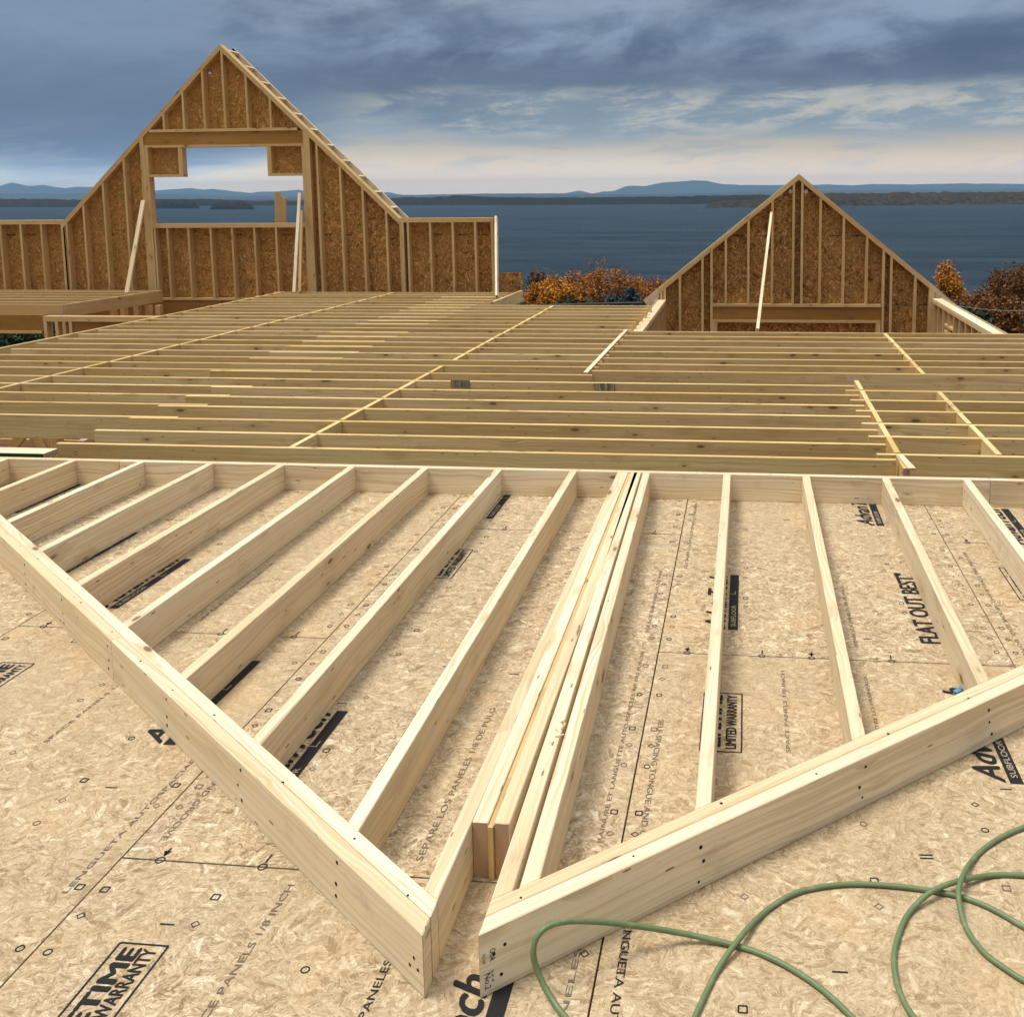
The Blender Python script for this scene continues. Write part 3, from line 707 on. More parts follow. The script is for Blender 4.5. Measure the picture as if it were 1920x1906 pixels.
# --- right gable
YR = 17.0; YRS = YR+SD+.001
def h_(x, y): return g(x, y, YR)
rgw = thing('gable_wall', 'lower gable wall of studs and strand board on the right before the lake', 'gable wall', (.8, YR, -.7))
A2, P2, B2 = h_(1234, 541), h_(1498, 326), h_(1745, 531)
def sz2(x, dd=0.):
    L0, L1 = (offl(A2, P2, dd) if x < P2.x else offl(P2, B2, dd)); return lz(x, L0, L1)
for (s, e, nm_) in ((A2, P2, 0), (P2, B2, 1)):
    for q in (0, 1):
        o0, o1 = offl(s, e, q*.0385); i0, i1 = offl(s, e, q*.0385+.038)
        xa, xb = (s.x, P2.x) if nm_ == 0 else (P2.x, e.x)
        board_xz('rake_plate', rgw, [(xa, lz(xa, o0, o1)), (xb, lz(xb, o0, o1)), (xb, lz(xb, i0, i1)), (xa, lz(xa, i0, i1))], YR, SD, (e-s))
ZQ1, ZQ0 = h_(1500, 570.5).y, h_(1500, 575.5).y; ZR0 = h_(1500, 600).y; ZR1 = h_(1500, 605).y
ZB2 = -1.0
hx0, hx1 = h_(1336, 573).x, h_(1652, 573).x
for px, py in ((1272.5, 520), (1315, 485), (1332, 467), (1655.5, 465), (1670, 477), (1715, 513.5), (1238, 560), (1244, 560), (1741.5, 560), (1746, 560)):
    x = h_(px, py).x; vstud(rgw, x, ZB2, sz2(x, GI)-.002, sz2(x+.038, GI)-.002, YR)
for px, py in ((1358.7, 500), (1401, 500), (1446, 450), (1485.5, 450), (1501.5, 450), (1536, 450), (1580, 450), (1624, 450)):
    x = h_(px, py).x; vstud(rgw, x, ZQ1+.001, sz2(x, GI)-.002, sz2(x+.038, GI)-.002, YR)
hb('header_plate', rgw, hx0, hx1, ZQ0, ZQ1, YR-.003)
hb('header', rgw, hx0, hx1, ZR0, ZQ0-.001, YR+.012, .11, ('lvl', 'lvl'))
hb('header_plate', rgw, hx0, hx1, ZR1, ZR0-.001, YR-.002)
for x in (hx0+.001, hx0+.04, hx1-.04, hx1-.08): vstud(rgw, x, ZB2, ZR1-.001, ZR1-.001, YR, name='jack_stud')
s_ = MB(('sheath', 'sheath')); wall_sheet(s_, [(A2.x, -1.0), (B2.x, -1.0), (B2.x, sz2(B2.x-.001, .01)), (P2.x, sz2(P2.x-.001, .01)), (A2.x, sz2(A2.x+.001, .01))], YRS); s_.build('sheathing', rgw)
T2, U2 = h_(1204, 565), h_(1795, 571)
for s, e in ((T2, P2), (P2, U2)):
    D_ = (e-s).normalized(); n = Vector((-D_.y, D_.x)); n = n if n.y > 0 else -n
    board_xz('fly_rafter', rgw, [s-D_*0, e, e-n*.14, s-n*.14], YRS+.013, .038, D_, PM)
capdisc(rgw, 1482.5, 359, YR+.10, .036); capdisc(rgw, 1511, 359.5, YR+.10, .036)
stm = MB(('nail', 'nail'))
for px, py in ((1565, 443), (1605, 443), (1428, 443), (1385, 443), (1690, 572), (1735, 572)):
    c = aty(px, py, YRS-.003)
    for q in range(9):
        x = c.x-.09+q*.022; stm.box(x, x+rq.uniform(.010, .018), YRS-.003, YRS-.001, c.z+rq.uniform(-.006, 0), c.z+rq.uniform(.01, .03), me=0)
stm.build('stamp', rgw)
# --- low side walls running towards the camera from the right gable
def side_wall(label, xin, xout, y0, y1, zt, loc, skirt):
    s_ = thing('side_wall', label, 'low wall', loc)
    a, b_ = min(xin, xout), max(xin, xout)
    m_ = MB(PM); m_.box(a, b_, y0, y1, zt-.038, zt); m_.build('top_plate', s_); m_ = MB(AM); m_.box(a, b_, y0, y1, zt-.077, zt-.039); m_.build('top_plate', s_)
    y = y1-.06; k = 0
    while y > y0:
        m_ = MB(AM); m_.box(a, b_, y-.038, y, -1.1, zt-.0775, L=(0, 0, 1)); m_.build('stud', s_); y -= .4064; k += 1
    e = xout+(.012 if xout > xin else -.012)
    m_ = MB(('deck', 'deck')); m_.box(min(xout, e)+.0005, max(xout, e)+.0005, y0, y1, -1.1, zt+.02, L=(0, 1, 0), me=0); m_.build('sheathing', s_)
    return s_
sr = side_wall('low stud wall with pale double top plate running toward the camera right of the lower gable', 3.05, 3.19, 12.7, YR-.002, -.20, (3.1, 15, -1.1), 1)
for z in (-.52, -.62):
    m_ = MB(AM); m_.box(3.055, 3.185, 15.3, 16.0, z, z+.038, L=(0, 1, 0)); m_.build('fire_block', sr)
side_wall('low stud wall with pale top plate running toward the camera left of the lower gable', -1.37, -1.51, 12.6, YR-.002, -.235, (-1.4, 15, -1.1), 1)

# ------------------------------------------------------------------ temporary braces
def brace(label, p, q, wdt, hgt, up=(0, 1, 0), group='temporary brace boards', mats=PM):
    m_ = MB(mats); m_.beam(p, q, up, wdt, hgt, bevel=.002); o = m_.build('brace_board', None, loc=tuple(q)); tag(o, label, 'brace', group); return o
brace('pale brace board leaning on the tall gable, left of the window opening', aty(269, 376, YG-.05), atz(238, 549, JT+.02), .035, .075, (1, 0, 0))
brace('pale brace board leaning on the tall gable, right of the window opening', aty(562, 362, YG-.05), atz(551.5, 548, JT+.02), .035, .055, (1, 0, 0))
brace('darker brace board standing behind the leaning one, right of the window opening', aty(566, 395, YG-.03), atz(562, 547, JT+.01), .038, .05, (1, 0, 0), mats=AM)
brace('upright whitish brace at the free end of the short wall facing the lake', aty(930.5, 407, YG-.03), atz(931.5, 556, JT+.01), .04, .075, (0, 1, 0))
brace('long thin whitish brace leaning on the lower gable at right', aty(1446, 400, YR-.04), atz(1420, 619, JT+.02), .038, .05, (0, 1, 0))
# notched board standing beyond the window opening
nb = MB(AM); Yn = 19.2
pts = [g(515, 450, Yn), g(515, 359, Yn), g(524, 360, Yn), g(525.5, 368, Yn), g(536, 371, Yn), g(537.5, 450, Yn)]
nb.prism([(q.x, Yn, q.y) for q in pts], (0, .04, 0), (0, 0, 1)); tag(nb.build('notched_board', None, loc=(pts[0].x, Yn, 0)), 'notched tan board standing upright beyond the stepped window opening', 'board')
# loose strand-board panel behind the end of the knee wall
op = MB(('sheath', 'sheath')); q0, q1 = g(936, 511, 18.0), g(980, 548, 18.0)
op.box(q0.x, q1.x, 18.0, 18.012, -.7, q0.y, me=0, rnd=False); tag(op.build('strand_board_panel', None, loc=(q0.x, 18, -.7)), 'low strand board panel right of the whitish upright brace', 'panel')

# ------------------------------------------------------------------ lower platform at left
lp = thing('stair_platform', 'small joist platform with deep rim boards at the left, before the gable', 'joists', (-12, 15.1, -.36))
m_ = MB(AM); m_.prism([(-10.95, 15.05, -.345), (-10.91, 15.05, -.345), (-10.68, 17.4, -.345), (-10.72, 17.4, -.345)], (0, 0, .21), (0, 1, 0)); m_.build('rim_board', lp)
m_ = MB(AM); m_.box(-15, -10.952, 15.05, 15.09, -.30, -.136); m_.build('rim_board', lp)
for y in (15.5, 15.92, 16.33, 16.74, 17.12, 17.40): joist(-15, -10.93+(y-15.05)*.096, y, zt=-.138, h=.2, mats=AM, parent=lp)
lo = thing('lower_stud_wall', 'low framed wall with plates and brown header under the left platform', 'stud wall', (-11, 14.9, -1.2))
q = aty(80, 593, 14.7); e = aty(330, 590, 14.7); zt_ = q.z
MB(AM).box(q.x, e.x, 14.7, 14.84, zt_-.04, zt_).build('top_plate', lo)
MB(AM).box(q.x, e.x, 14.7, 14.84, zt_-.082, zt_-.041).build('top_plate', lo)
for px in (82, 103, 117, 129, 240, 262): 
    x = aty(px, 610, 14.7).x; MB(AM).box(x, x+.05, 14.7, 14.84, -1.6, zt_-.083).build('stud', lo)
x = aty(135, 610, 14.7).x; MB(('lvl', 'lvl')).box(x, e.x, 14.72, 14.82, zt_-.35, zt_-.0825, me=0).build('header', lo)
a = aty(-40, 587, 15.0); b_ = aty(86, 620, 15.0)
MB(('lvl', 'lvl')).box(a.x-1, b_.x, 15.0, 15.045, b_.z, -.301, me=0).build('header', lo)
MB(AM).box(a.x-1, b_.x-.06, 14.98, 15.1, b_.z-.045, b_.z-.001).build('header_plate', lo)
for px in (205, 225, 250, 272, 291):
    x = aty(px, 580, 16.9).x; MB(AM).box(x, x+.09, 16.9, 17.0, -1.4, -.36).build('stud', lo)
# framing seen below the joists at the left edge
lf = thing('lower_framing', 'tan studs and diagonal braces in shade below the joists at the left edge', 'stud wall', (-6, 8.6, -2.6))
Yf = 8.9
for (x0, y0, x1, y1, wd) in ((5, 862, 42, 815, .09), (62, 812, 88, 862, .09), (95, 815, 95, 880, .15), (112, 815, 112, 870, .06), (0, 826, 130, 829, .045), (135, 815, 135, 870, .05)):
    m_ = MB(AM); p_ = aty(x0, y0, Yf); q_ = aty(x1, y1, Yf); q_ = q_+(q_-p_)*.15; m_.beam(p_, q_, (0, 1, 0), wd, .04); m_.build('stud', lf); Yf += .06
# slanted top of a stair stringer
m_ = MB(PM); m_.beam(atz(150, 832, -.38), atz(170, 822, -.36), (0, 0, 1), .06, .04); m_.build('stair_stringer', lf)
# first floor below everything, coloured dark to stand in for shade
fl = MB(('dark', 'dark')); fl.box(-16, 8, 5.2, 19.5, -3.0, -2.9, me=0, rnd=False); struct(fl.build('lower_floor'))

# ------------------------------------------------------------------ hose and small things
m, t, b = mat('green_rubber'); oc = t.new('ShaderNodeTexCoord').outputs['Object']; n_ = t.noise(oc, 26., 6, .7)[0]; n2_ = t.noise(oc, 5., 3, .6)[0]
t.put(b.inputs['Base Color'], t.mix(t.m('MULTIPLY', t.ss(n_, .50, .72), .40), t.mix(n2_, (.110, .165, .060), (.160, .205, .090)), (.36, .31, .20)))
t.put(b.inputs['Roughness'], t.m('ADD', .34, t.m('MULTIPLY', n_, .35))); M['hose'] = m
def tube(name, pts, r, mats, n=10):
    cu = bpy.data.curves.new(name, 'CURVE'); cu.dimensions = '3D'; cu.bevel_depth = r; cu.bevel_resolution = 3; cu.resolution_u = 14
    s_ = cu.splines.new('NURBS'); s_.points.add(len(pts)-1); s_.use_endpoint_u = True; s_.order_u = 4
    for i, p in enumerate(pts): s_.points[i].co = (*p, 1)
    o = bpy.data.objects.new(name, cu); COL.objects.link(o)
    dg = bpy.context.evaluated_depsgraph_get(); me = bpy.data.meshes.new_from_object(o.evaluated_get(dg)); bpy.data.objects.remove(o)
    for p in me.polygons: p.use_smooth = True
    me.materials.clear(); me.materials.append(M[mats]); o = bpy.data.objects.new(name, me); COL.objects.link(o); return o
def catmull(P_, per=6):
    Q = [P_[0]*2-P_[1]]+P_+[P_[-1]*2-P_[-2]]; o = []
    for i in range(1, len(Q)-2):
        for k in range(per):
            t = k/per; a, b_, c, dd = Q[i-1], Q[i], Q[i+1], Q[i+2]
            o.append(.5*((2*b_)+(-a+c)*t+(2*a-5*b_+4*c-dd)*t*t+(-a+3*b_-3*c+dd)*t**3))
    o.append(P_[-1]); return o
hr = .0062
H1 = [(1075, 1925, .0), (1040, 1880, .004), (1012, 1830, .035), (1000, 1785, .080), (1012, 1748, .115), (1050, 1728, .122), (1120, 1727, .092), (1200, 1736, .052), (1290, 1751, .014), (1380, 1772, .0), (1450, 1797, 0), (1530, 1845, 0), (1600, 1908, 0), (1625, 1935, 0)]
H2 = [(1283, 1950, 0), (1310, 1890, 0), (1345, 1818, 0), (1383, 1763, .014), (1430, 1712, 0), (1490, 1674, 0), (1560, 1659, 0), (1630, 1657, 0), (1720, 1665, 0), (1800, 1680, 0), (1860, 1703, 0), (1925, 1740, 0), (1990, 1775, 0)]
H3 = [(1990, 1638, 0), (1925, 1640, .0), (1860, 1640, 0), (1800, 1650, .014), (1745, 1672, .014), (1705, 1710, 0), (1684, 1755, 0), (1676, 1800, 0), (1684, 1850, 0), (1702, 1890, 0), (1730, 1925, 0), (1760, 1950, 0)]
H4 = [(1995, 1522, 0), (1925, 1548, 0), (1870, 1573, 0), (1825, 1610, 0), (1801, 1652, .026), (1798, 1690, .016), (1812, 1740, 0), (1845, 1785, 0), (1885, 1815, 0), (1925, 1840, 0), (1990, 1866, 0)]
HALL = H2 + [(2060, 1818, 0)] + H4[::-1] + [(2085, 1560, .0)] + H3 + [(1745, 1990, 0), (1665, 1985, 0)] + H1[::-1] + [(1110, 1975, 0), (1160, 2030, 0)]
pts = [catmull([atz(x, y, hr+z) for x, y, z in HALL], 5)]
hs = thing('air_hose', 'coiled olive green rubber air hose lying on the subfloor at lower right', 'hose', (.4, 1.9, 0))
for p_ in pts:
    o = tube('hose_loop', [tuple(q-Vector(hs['_org'])) for q in p_], hr, 'hose'); o.parent = hs
M['blue'] = plain('blue_plastic', (.10, .26, .42), .4, .4)
bl = MB(('blue', 'blue')); c = atz(1800, 1303, .0); rs = random.Random(4)
for k in range(5):
    a = rs.uniform(0, 3.1); p_ = c+Vector((rs.uniform(-.012, .012), rs.uniform(-.010, .010), .006+.004*k)); dv = Vector((math.cos(a), math.sin(a), rs.uniform(-.2, .2)))*.011
    bl.beam(p_-dv, p_+dv, (0, 0, 1), .016, .003, me=0)
tag(bl.build('plastic_scrap', None, loc=tuple(c)), 'crumpled blue plastic scrap between the studs beside the right rake plate', 'scrap')

# ------------------------------------------------------------------ land, lake, shores
LZ = -35.
gm, t, b = mat('meadow_ground'); tc_ = t.new('ShaderNodeTexCoord').outputs['Object']
n1 = t.noise(tc_, .12, 8, .65)[0]; t.put(b.inputs['Base Color'], t.ramp(n1, [(.3, (.035, .045, .015)), (.5, (.09, .065, .025)), (.7, (.05, .07, .02))])); b.inputs['Roughness'].default_value = .95; M['ground'] = gm
me = bpy.data.meshes.new('ground'); vs = []; fs = []
ys = [-60, -20, 0, 20, 40, 60, 85, 110, 140, 170, 200, 240, 300]; zs = [-7, -7, -7, -7, -7.4, -9, -13, -18, -24, -30, -34, -36.5, -40]
xs_ = [-600+i*30 for i in range(41)]
for j, y in enumerate(ys):
    for x in xs_: vs.append((x, y, zs[j]+(mnoise.noise(Vector((x*.02, y*.02, 0)))*1.0 if j > 3 else 0)))
nx = len(xs_)
for j in range(len(ys)-1):
    for i in range(nx-1): fs.append((j*nx+i, j*nx+i+1, (j+1)*nx+i+1, (j+1)*nx+i))
me.from_pydata(vs, [], fs); me.materials.append(gm); o = bpy.data.objects.new('ground', me); COL.objects.link(o); struct(o)

wm_, t, b = mat('lake_water'); oc = t.new('ShaderNodeTexCoord').outputs['Object']
ox, oy, _ = t.sep(oc)
n1 = t.noise(t.xyz(t.m('MULTIPLY', ox, .16), t.m('MULTIPLY', oy, .42)), 1., 6, .62)[0]
n2 = t.noise(t.xyz(t.m('MULTIPLY', ox, .006), t.m('MULTIPLY', oy, .022)), 1., 6, .68, .4)[0]
t.put(b.inputs['Base Color'], t.mix(t.ss(n2, .35, .65), (.017, .034, .048), (.036, .058, .074)))
b.inputs['Roughness'].default_value = .5; b.inputs['IOR'].default_value = 1.33; b.inputs['Specular IOR Level'].default_value = .07
bp = t.new('ShaderNodeBump', i_Strength=1., i_Distance=3.2, i_Height=t.m('ADD', n1, t.m('MULTIPLY', n2, .4))); t.l.new(bp.outputs[0], b.inputs['Normal'])
me = bpy.data.meshes.new('lake'); me.from_pydata([(-30000, 120, LZ), (30000, 120, LZ), (30000, 17000, LZ), (-30000, 17000, LZ)], [], [(0, 1, 2, 3)]); me.materials.append(wm_)
o = bpy.data.objects.new('lake', me); COL.objects.link(o); struct(o)

def woodmat(name, cs, sc):
    m, t, b = mat(name); oc = t.new('ShaderNodeTexCoord').outputs['Object']
    n = t.noise(oc, sc, 6, .7)[0]; v = t.sep(t.voro(oc, sc*2.2)['Color'])[0]
    c = t.ramp(t.m('ADD', t.m('MULTIPLY', n, .6), t.m('MULTIPLY', v, .4)), cs)
    t.put(b.inputs['Base Color'], c); b.inputs['Roughness'].default_value = 1.; b.inputs['Specular IOR Level'].default_value = 0.; M[name] = m; return m
woodmat('shore_wood', [(.25, (.006, .011, .009)), (.42, (.014, .018, .012)), (.55, (.028, .021, .014)), (.68, (.036, .025, .015)), (.8, (.012, .020, .012))], .07)
woodmat('near_wood', [(.25, (.008, .013, .009)), (.42, (.020, .022, .013)), (.55, (.050, .034, .018)), (.68, (.075, .048, .022)), (.8, (.016, .026, .012))], .075)
M['mount'] = plain('mountain_forest', (.05, .07, .06), 1., 0.)
def interp(prof, x):
    for (xa, ya), (xb, yb) in zip(prof[:-1], prof[1:]):
        if xa <= x <= xb: return ya+(yb-ya)*(x-xa)/(xb-xa)
    return prof[0][1] if x < prof[0][0] else prof[-1][1]
def shore(name, top, base, depth, mkey, rough, step=3.):
    """a wooded shore: water line and tree-top line, with real depth behind"""
    vs = []; fs = []; x0, x1 = top[0][0], top[-1][0]; n_ = int((x1-x0)/step)+1; rows = 6
    for i in range(n_):
        x = x0+(x1-x0)*i/(n_-1); yb = interp(base, x); yt = interp(top, x)
        p0 = atz(x, yb, LZ); D0 = p0.y
        pt = aty(x, yt, D0+depth*.35); hgt = max(pt.z-LZ, 1.)
        dirn = Vector((p0.x, p0.y, 0)).normalized()
        for j in range(rows):
            f = (0, .06, .2, .4, .7, 1.)[j]; hh = (0, .45, .75, 1., .95, 0.)[j]*hgt
            p = Vector((p0.x, p0.y, 0))+dirn*depth*f
            hh += (mnoise.noise(Vector((p.x*rough, p.y*rough*.6, j*3.1)))*.5+mnoise.noise(Vector((p.x*rough*4, p.y*rough, j)))*.35)*hgt*.35 if 0 < j < 5 else 0
            vs.append((p.x, p.y, LZ+max(hh, 0) - (2 if j in (0, 5) else 0)))
    for i in range(n_-1):
        for j in range(rows-1): a = i*rows+j; fs.append((a, a+rows, a+rows+1, a+1))
    me = bpy.data.meshes.new(name); me.from_pydata(vs, [], fs); me.materials.append(M[mkey]); o = bpy.data.objects.new(name, me); COL.objects.link(o); struct(o); return o
shore('far_shore', [(-150, 373), (0, 373.5), (150, 374), (285, 374), (340, 373), (400, 374), (470, 377), (560, 377), (730, 372), (800, 370), (870, 368), (940, 369), (1010, 372), (1060, 370), (1150, 371), (1250, 369), (1330, 367), (1420, 366), (1560, 364), (1700, 362), (2100, 360)],
      [(-150, 389), (300, 388.5), (400, 386), (500, 385.5), (900, 385), (1300, 383), (1400, 381), (2100, 379)], 500, 'shore_wood', .01, 2.)
shore('island', [(285, 385), (292, 376), (330, 375), (365, 377), (374, 389)], [(285, 391), (374, 391)], 60, 'shore_wood', .03, 2.)
shore('island', [(393, 391), (400, 381), (425, 378), (450, 379), (470, 383), (476, 390)], [(393, 392.5), (476, 392.5)], 60, 'shore_wood', .03, 2.)
shore('wooded_point', [(1322, 389), (1335, 381), (1360, 377), (1400, 376), (1440, 374), (1500, 370), (1560, 364), (1620, 363), (1700, 362), (1800, 361), (1920, 361), (2150, 361)],
      [(1322, 390), (1450, 389.5), (1600, 386), (1750, 384.5), (1920, 383), (2150, 382)], 420, 'near_wood', .015, 2.)
def ridge(name, prof, Y, depth=2500, foot=LZ):
    vs = []; fs = []; x0, x1 = prof[0][0], prof[-1][0]; n_ = int((x1-x0)/4)+1
    for i in range(n_):
        x = x0+(x1-x0)*i/(n_-1); yt = interp(prof, x)+mnoise.noise(Vector((x*.05, Y, 0)))*.8+mnoise.noise(Vector((x*.2, Y, 4)))*.3
        p = aty(x, yt, Y); d_ = Vector((p.x, p.y, 0)).normalized()
        for f, hh in ((-.6, 0), (-.25, .5), (0, 1), (.5, 0)):
            q_ = Vector((p.x, p.y, 0))+d_*depth*f; vs.append((q_.x, q_.y, foot+(p.z-foot)*hh))
    for i in range(n_-1):
        for j in range(3): a = i*4+j; fs.append((a, a+4, a+5, a+1))
    me = bpy.data.meshes.new(name); me.from_pydata(vs, [], fs); me.materials.append(M['mount']); o = bpy.data.objects.new(name, me); COL.objects.link(o); struct(o); return o
ridge('mountains', [(-300, 352), (-80, 346), (0, 349), (22, 342), (45, 347), (62, 349), (80, 346.5), (100, 350), (122, 353), (145, 350), (200, 352), (280, 358), (330, 354.5), (360, 353), (385, 356), (402, 354), (430, 358), (470, 362), (485, 359.5), (520, 359), (560, 356), (600, 364), (700, 366), (720, 361), (730, 360.5), (745, 364), (760, 366), (900, 363), (1060, 362.5), (1085, 357.5), (1100, 360.5), (1112, 363), (1130, 359), (1150, 358.5), (1175, 349), (1185, 348), (1208, 349), (1245, 342), (1268, 341), (1300, 338), (1325, 339), (1350, 345), (1400, 347), (1450, 347), (1560, 346), (1600, 347.5), (1640, 345), (1700, 346), (1800, 344), (1920, 345), (2200, 345)], 15000)
ridge('hills', [(-300, 362), (0, 364), (200, 362), (400, 366), (600, 369), (740, 366), (900, 364.5), (1000, 363.5), (1060, 363), (1200, 365), (1400, 360), (1700, 356), (2200, 353)], 9500, 1500)

# ------------------------------------------------------------------ autumn trees below the house
def leafmat(name, cs):
    m, t, b = mat(name); oc = t.new('ShaderNodeTexCoord').outputs['Object']
    gi = t.new('ShaderNodeNewGeometry').outputs['Random Per Island']
    n = t.noise(oc, .9, 3, .6)[0]
    c = t.ramp(t.m('ADD', t.m('MULTIPLY', gi, .55), t.m('MULTIPLY', n, .45)), cs)
    t.put(b.inputs['Base Color'], c); b.inputs['Roughness'].default_value = .7; b.inputs['Specular IOR Level'].default_value = .2; M[name] = m
leafmat('rust_leaf', [(.2, (.07, .030, .010)), (.45, (.29, .105, .022)), (.65, (.50, .185, .030)), (.85, (.55, .26, .05))])
leafmat('gold_leaf', [(.2, (.10, .045, .010)), (.45, (.40, .155, .018)), (.65, (.64, .255, .025)), (.85, (.60, .32, .04))])
leafmat('brown_leaf', [(.2, (.03, .016, .008)), (.45, (.14, .056, .016)), (.65, (.25, .095, .022)), (.85, (.28, .15, .04))])
leafmat('olive_leaf', [(.2, (.03, .03, .006)), (.5, (.14, .085, .012)), (.8, (.22, .11, .02))])
leafmat('green_leaf', [(.2, (.010, .020, .008)), (.5, (.025, .045, .015)), (.8, (.05, .07, .02))])
leafmat('spruce_leaf', [(.2, (.012, .022, .028)), (.5, (.03, .05, .062)), (.75, (.09, .125, .15)), (.9, (.16, .20, .23))])
M['bark'] = plain('bark', (.055, .038, .028), .95, .1)
def limb(bm, a, b_, r0, r1, n=5):
    a = Vector(a); b_ = Vector(b_); dd = (b_-a).normalized(); u_ = dd.orthogonal().normalized(); v_ = dd.cross(u_)
    A_ = [bm.verts.new(a+(u_*math.cos(2*math.pi*i/n)+v_*math.sin(2*math.pi*i/n))*r0) for i in range(n)]
    B_ = [bm.verts.new(b_+(u_*math.cos(2*math.pi*i/n)+v_*math.sin(2*math.pi*i/n))*r1) for i in range(n)]
    for i in range(n): bm.faces.new((A_[i], A_[(i+1) % n], B_[(i+1) % n], B_[i]))
def tree(name, label, cat, cx, cy, ztop, crown_r, crown_h, leaf, nleaf, seed, bare=0., lsize=.085, ground=-8.5, group='autumn trees below the house'):
    rr = random.Random(seed); ob = thing(name, label, cat, (cx, cy, ground), group); org = Vector((cx, cy, ground))
    tb = bmesh.new(); tips = []
    zc = ztop-crown_h
    limb(tb, (0, 0, 0), (0.1, 0, zc-ground), .16, .11, 7)
    def grow(p, d_, ln, r, lev):
        q = p+d_*ln; limb(tb, p, q, r, r*.68)
        if lev == 0 or ln < .16: tips.append(q); return
        for k in range(3 if lev > 2 else rr.choice((2, 3))):
            nd = (d_+Vector((rr.uniform(-1, 1), rr.uniform(-1, 1), rr.uniform(-.25, .75)))*.72).normalized()
            grow(q, nd, ln*rr.uniform(.66, .86), r*.62, lev-1)
        if lev <= 3: tips.append(q)
    base = Vector((.1, 0, zc-ground))
    for k in range(6):
        a = k*1.05+rr.uniform(-.3, .3); grow(base-Vector((0, 0, rr.uniform(0, crown_h*.2))), Vector((math.cos(a)*rr.uniform(.3, 1.1), math.sin(a)*rr.uniform(.3, 1.1), rr.uniform(.7, 1.3))).normalized(), crown_h*.34, .055, 4)
    # scale limbs into the crown envelope
    mx = max(max((Vector((p.x, p.y, 0)).length for p in tips)), .1); mz = max(p.z for p in tips)
    sx = crown_r/mx; sz = crown_h/(mz-base.z)
    for v in tb.verts:
        if v.co.z > base.z: v.co.z = base.z+(v.co.z-base.z)*sz
        if v.co.z > base.z-1: v.co.x *= sx*1.0; v.co.y *= sx*1.0
    tips = [Vector((p.x*sx, p.y*sx, base.z+(p.z-base.z)*sz)) for p in tips]
    me = bpy.data.meshes.new('trunk'); tb.to_mesh(me); tb.free(); me.materials.append(M['bark']); o = bpy.data.objects.new('trunk', me); COL.objects.link(o); o.parent = ob
    vs = []; fs = []
    use = [p for p in tips if rr.random() > bare]
    for k in range(nleaf):
        p = rr.choice(use)+Vector((rr.gauss(0, .11), rr.gauss(0, .11), rr.gauss(0, .08))); s_ = lsize*rr.uniform(.5, 1.2)
        a = Vector((rr.gauss(0, 1), rr.gauss(0, 1), rr.gauss(0, .6))).normalized()*s_; c_ = a.cross(Vector((rr.gauss(0, 1), rr.gauss(0, 1), rr.gauss(0, 1)))).normalized()*s_*.55
        i = len(vs); vs += [p-a, p+c_, p+a, p-c_]; fs.append((i, i+1, i+2, i+3))
    me = bpy.data.meshes.new('crown'); me.from_pydata(vs, [], fs); me.materials.append(M[leaf]); o = bpy.data.objects.new('crown', me); COL.objects.link(o); o.parent = ob
    return ob
def tr(px, ytop, wpx, Y, leaf, label, n_, seed, hh=None, **k):
    p = aty(px, ytop, Y); r_ = wpx/2*Y/FPX
    return tree(k.pop('name', 'autumn_tree'), label, k.pop('cat', 'tree'), p.x, p.y, p.z, r_, hh or r_*1.6, leaf, n_, seed, **k)
tr(1145, 489, 165, 38, 'rust_leaf', 'tallest rust red autumn tree between the two gables', 7500, 21, 2.9, lsize=.042, bare=.25)
tr(1030, 522, 110, 36, 'gold_leaf', 'golden orange autumn tree right of the strand board panel', 15000, 22, 2.0, lsize=.052)
tr(1085, 512, 80, 41, 'rust_leaf', 'orange red tree between the golden tree and the tallest rust tree', 7000, 23, 2.2, bare=.2, lsize=.045)
tr(1212, 520, 90, 40, 'rust_leaf', 'thin rust tree against the left slope of the lower gable', 3600, 24, 2.0, bare=.4, lsize=.042)
tr(1010, 503, 60, 37, 'brown_leaf', 'nearly bare tree rising above the golden orange tree', 160, 25, 1.6, bare=.7)
tr(1060, 568, 190, 33, 'green_leaf', 'dark green shrub below the autumn trees between the gables', 6000, 26, 1.6, name='shrub', cat='shrub')
tr(1780, 494, 82, 40, 'gold_leaf', 'orange olive tree just right of the lower gable', 8000, 27, 2.6, bare=.15, lsize=.048)
tr(1905, 492, 130, 38, 'brown_leaf', 'large dark red brown tree at the right edge', 9000, 28, 3.0, bare=.35, lsize=.048)
tr(1835, 545, 120, 36, 'brown_leaf', 'low brown tree between the olive tree and the right edge', 9000, 29, 2.2, lsize=.05, bare=.2)
tr(1880, 560, 150, 31, 'brown_leaf', 'low dark brown tree behind the power line at the right edge', 9000, 30, 2.0, lsize=.055)
tr(1808, 580, 90, 30, 'green_leaf', 'dark green shrub behind the low wall right of the lower gable', 4000, 31, 1.4, name='shrub', cat='shrub')
tr(1880, 510, 60, 39, 'brown_leaf', 'bare twiggy tree rising over the brown tree at right', 120, 32, 1.8, bare=.7)
tr(30, 618, 260, 30, 'green_leaf', 'dark green shrub seen through the gap under the left platform', 5000, 33, 2.0, name='shrub', cat='shrub')
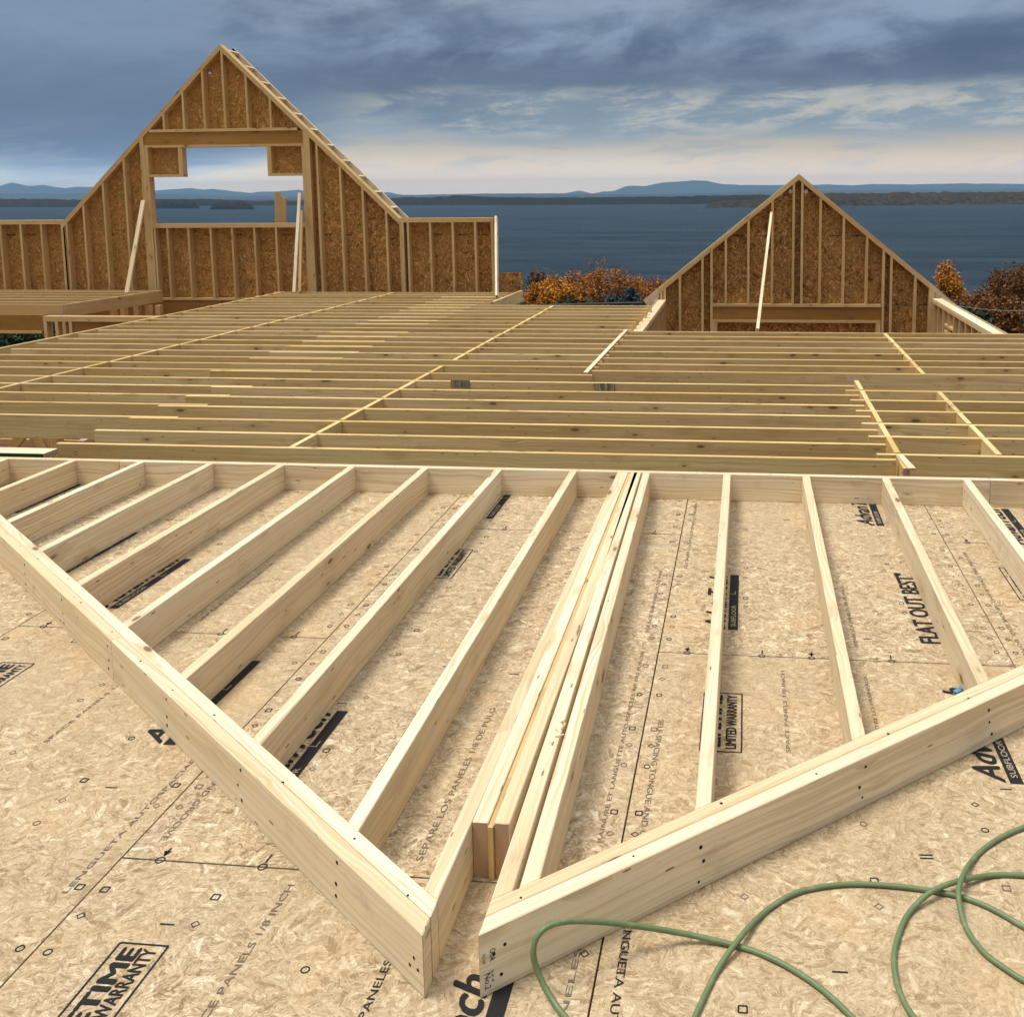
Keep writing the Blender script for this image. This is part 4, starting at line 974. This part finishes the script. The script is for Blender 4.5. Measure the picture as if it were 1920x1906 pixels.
# blue spruce: drooping whorls
def spruce(px, ytop, Y, r_, h2, label, seed):
    rr = random.Random(seed); p = aty(px, ytop, Y); gz = -8.5; ob = thing('blue_spruce', label, 'tree', (p.x, p.y, gz))
    tb = bmesh.new(); limb(tb, (0, 0, 0), (0, 0, p.z-gz), .14, .02, 7); vs = []; fs = []
    z = p.z-gz
    for k in range(30):
        zz = z-.05-k*.11; rad = min(.12+k*.085, r_)
        if zz < .5: break
        for q_ in range(9):
            a = rr.uniform(0, 6.28); e_ = Vector((math.cos(a)*rad, math.sin(a)*rad, zz-rad*.28)); limb(tb, (0, 0, zz), e_, .02, .005, 4)
            for s_ in range(26):
                f = rr.uniform(.15, 1.05); c_ = Vector((0, 0, zz)).lerp(e_, f)+Vector((rr.gauss(0, .06), rr.gauss(0, .06), rr.gauss(0, .04)))
                a_ = (Vector((math.cos(a), math.sin(a), -.3))+Vector((rr.gauss(0, .6), rr.gauss(0, .6), rr.gauss(0, .4)))).normalized()*.075
                b2 = a_.cross(Vector((rr.gauss(0, 1), rr.gauss(0, 1), 1))).normalized()*.014
                i = len(vs); vs += [c_-a_, c_+b2, c_+a_, c_-b2]; fs.append((i, i+1, i+2, i+3))
    me = bpy.data.meshes.new('trunk'); tb.to_mesh(me); tb.free(); me.materials.append(M['bark']); o = bpy.data.objects.new('trunk', me); COL.objects.link(o); o.parent = ob
    me = bpy.data.meshes.new('crown'); me.from_pydata(vs, [], fs); me.materials.append(M['spruce_leaf']); o = bpy.data.objects.new('crown', me); COL.objects.link(o); o.parent = ob
spruce(1183, 540, 30, 1.0, 2, 'dark blue spruce top just left of the lower gable', 9)
spruce(1150, 556, 31, .8, 2, 'smaller blue spruce top beside the larger blue spruce', 10)
# overhead wire
M['wire'] = plain('wire', (.25, .25, .26), .6)
a = aty(1790, 573, 26); b_ = aty(1990, 577, 26)
tag(tube('power_line', [tuple(a.lerp(b_, t_)-Vector((0, 0, .12*math.sin(math.pi*t_)))) for t_ in (0, .25, .5, .75, 1)], .009, 'wire'), 'thin grey wire crossing before the brown trees at the right edge', 'wire')
M['pipe'] = plain('dark_pipe', (.05, .045, .05), .6)
tag(tube('roof_ridge_pipe', [tuple(aty(1030, 572, 22)), tuple(aty(1110, 569.5, 22)), tuple(aty(1205, 568, 22))], .025, 'pipe'), 'long thin dark pipe running below the blue spruce', 'pipe')

# ------------------------------------------------------------------ haze over the lake
hm = bpy.data.materials.new('haze'); hm.use_nodes = True; t = NT(hm.node_tree); t.n.clear()
o_ = t.new('ShaderNodeOutputMaterial'); pv = t.new('ShaderNodeVolumePrincipled'); t.l.new(pv.outputs[0], o_.inputs['Volume'])
pv.inputs['Color'].default_value = (.34, .55, .82, 1); pv.inputs['Density'].default_value = 6.0e-5; pv.inputs['Anisotropy'].default_value = .0
bm = bmesh.new(); bmesh.ops.create_cube(bm, size=1.); me = bpy.data.meshes.new('haze')
bmesh.ops.scale(bm, vec=(64000, 17300, 250), verts=bm.verts); bmesh.ops.translate(bm, vec=(0, 8550, 125-42), verts=bm.verts)
bm.to_mesh(me); bm.free(); me.materials.append(hm); o = bpy.data.objects.new('haze', me); COL.objects.link(o); struct(o, None, 'stuff')

for o in bpy.data.objects:
    if '_org' in o: del o['_org']
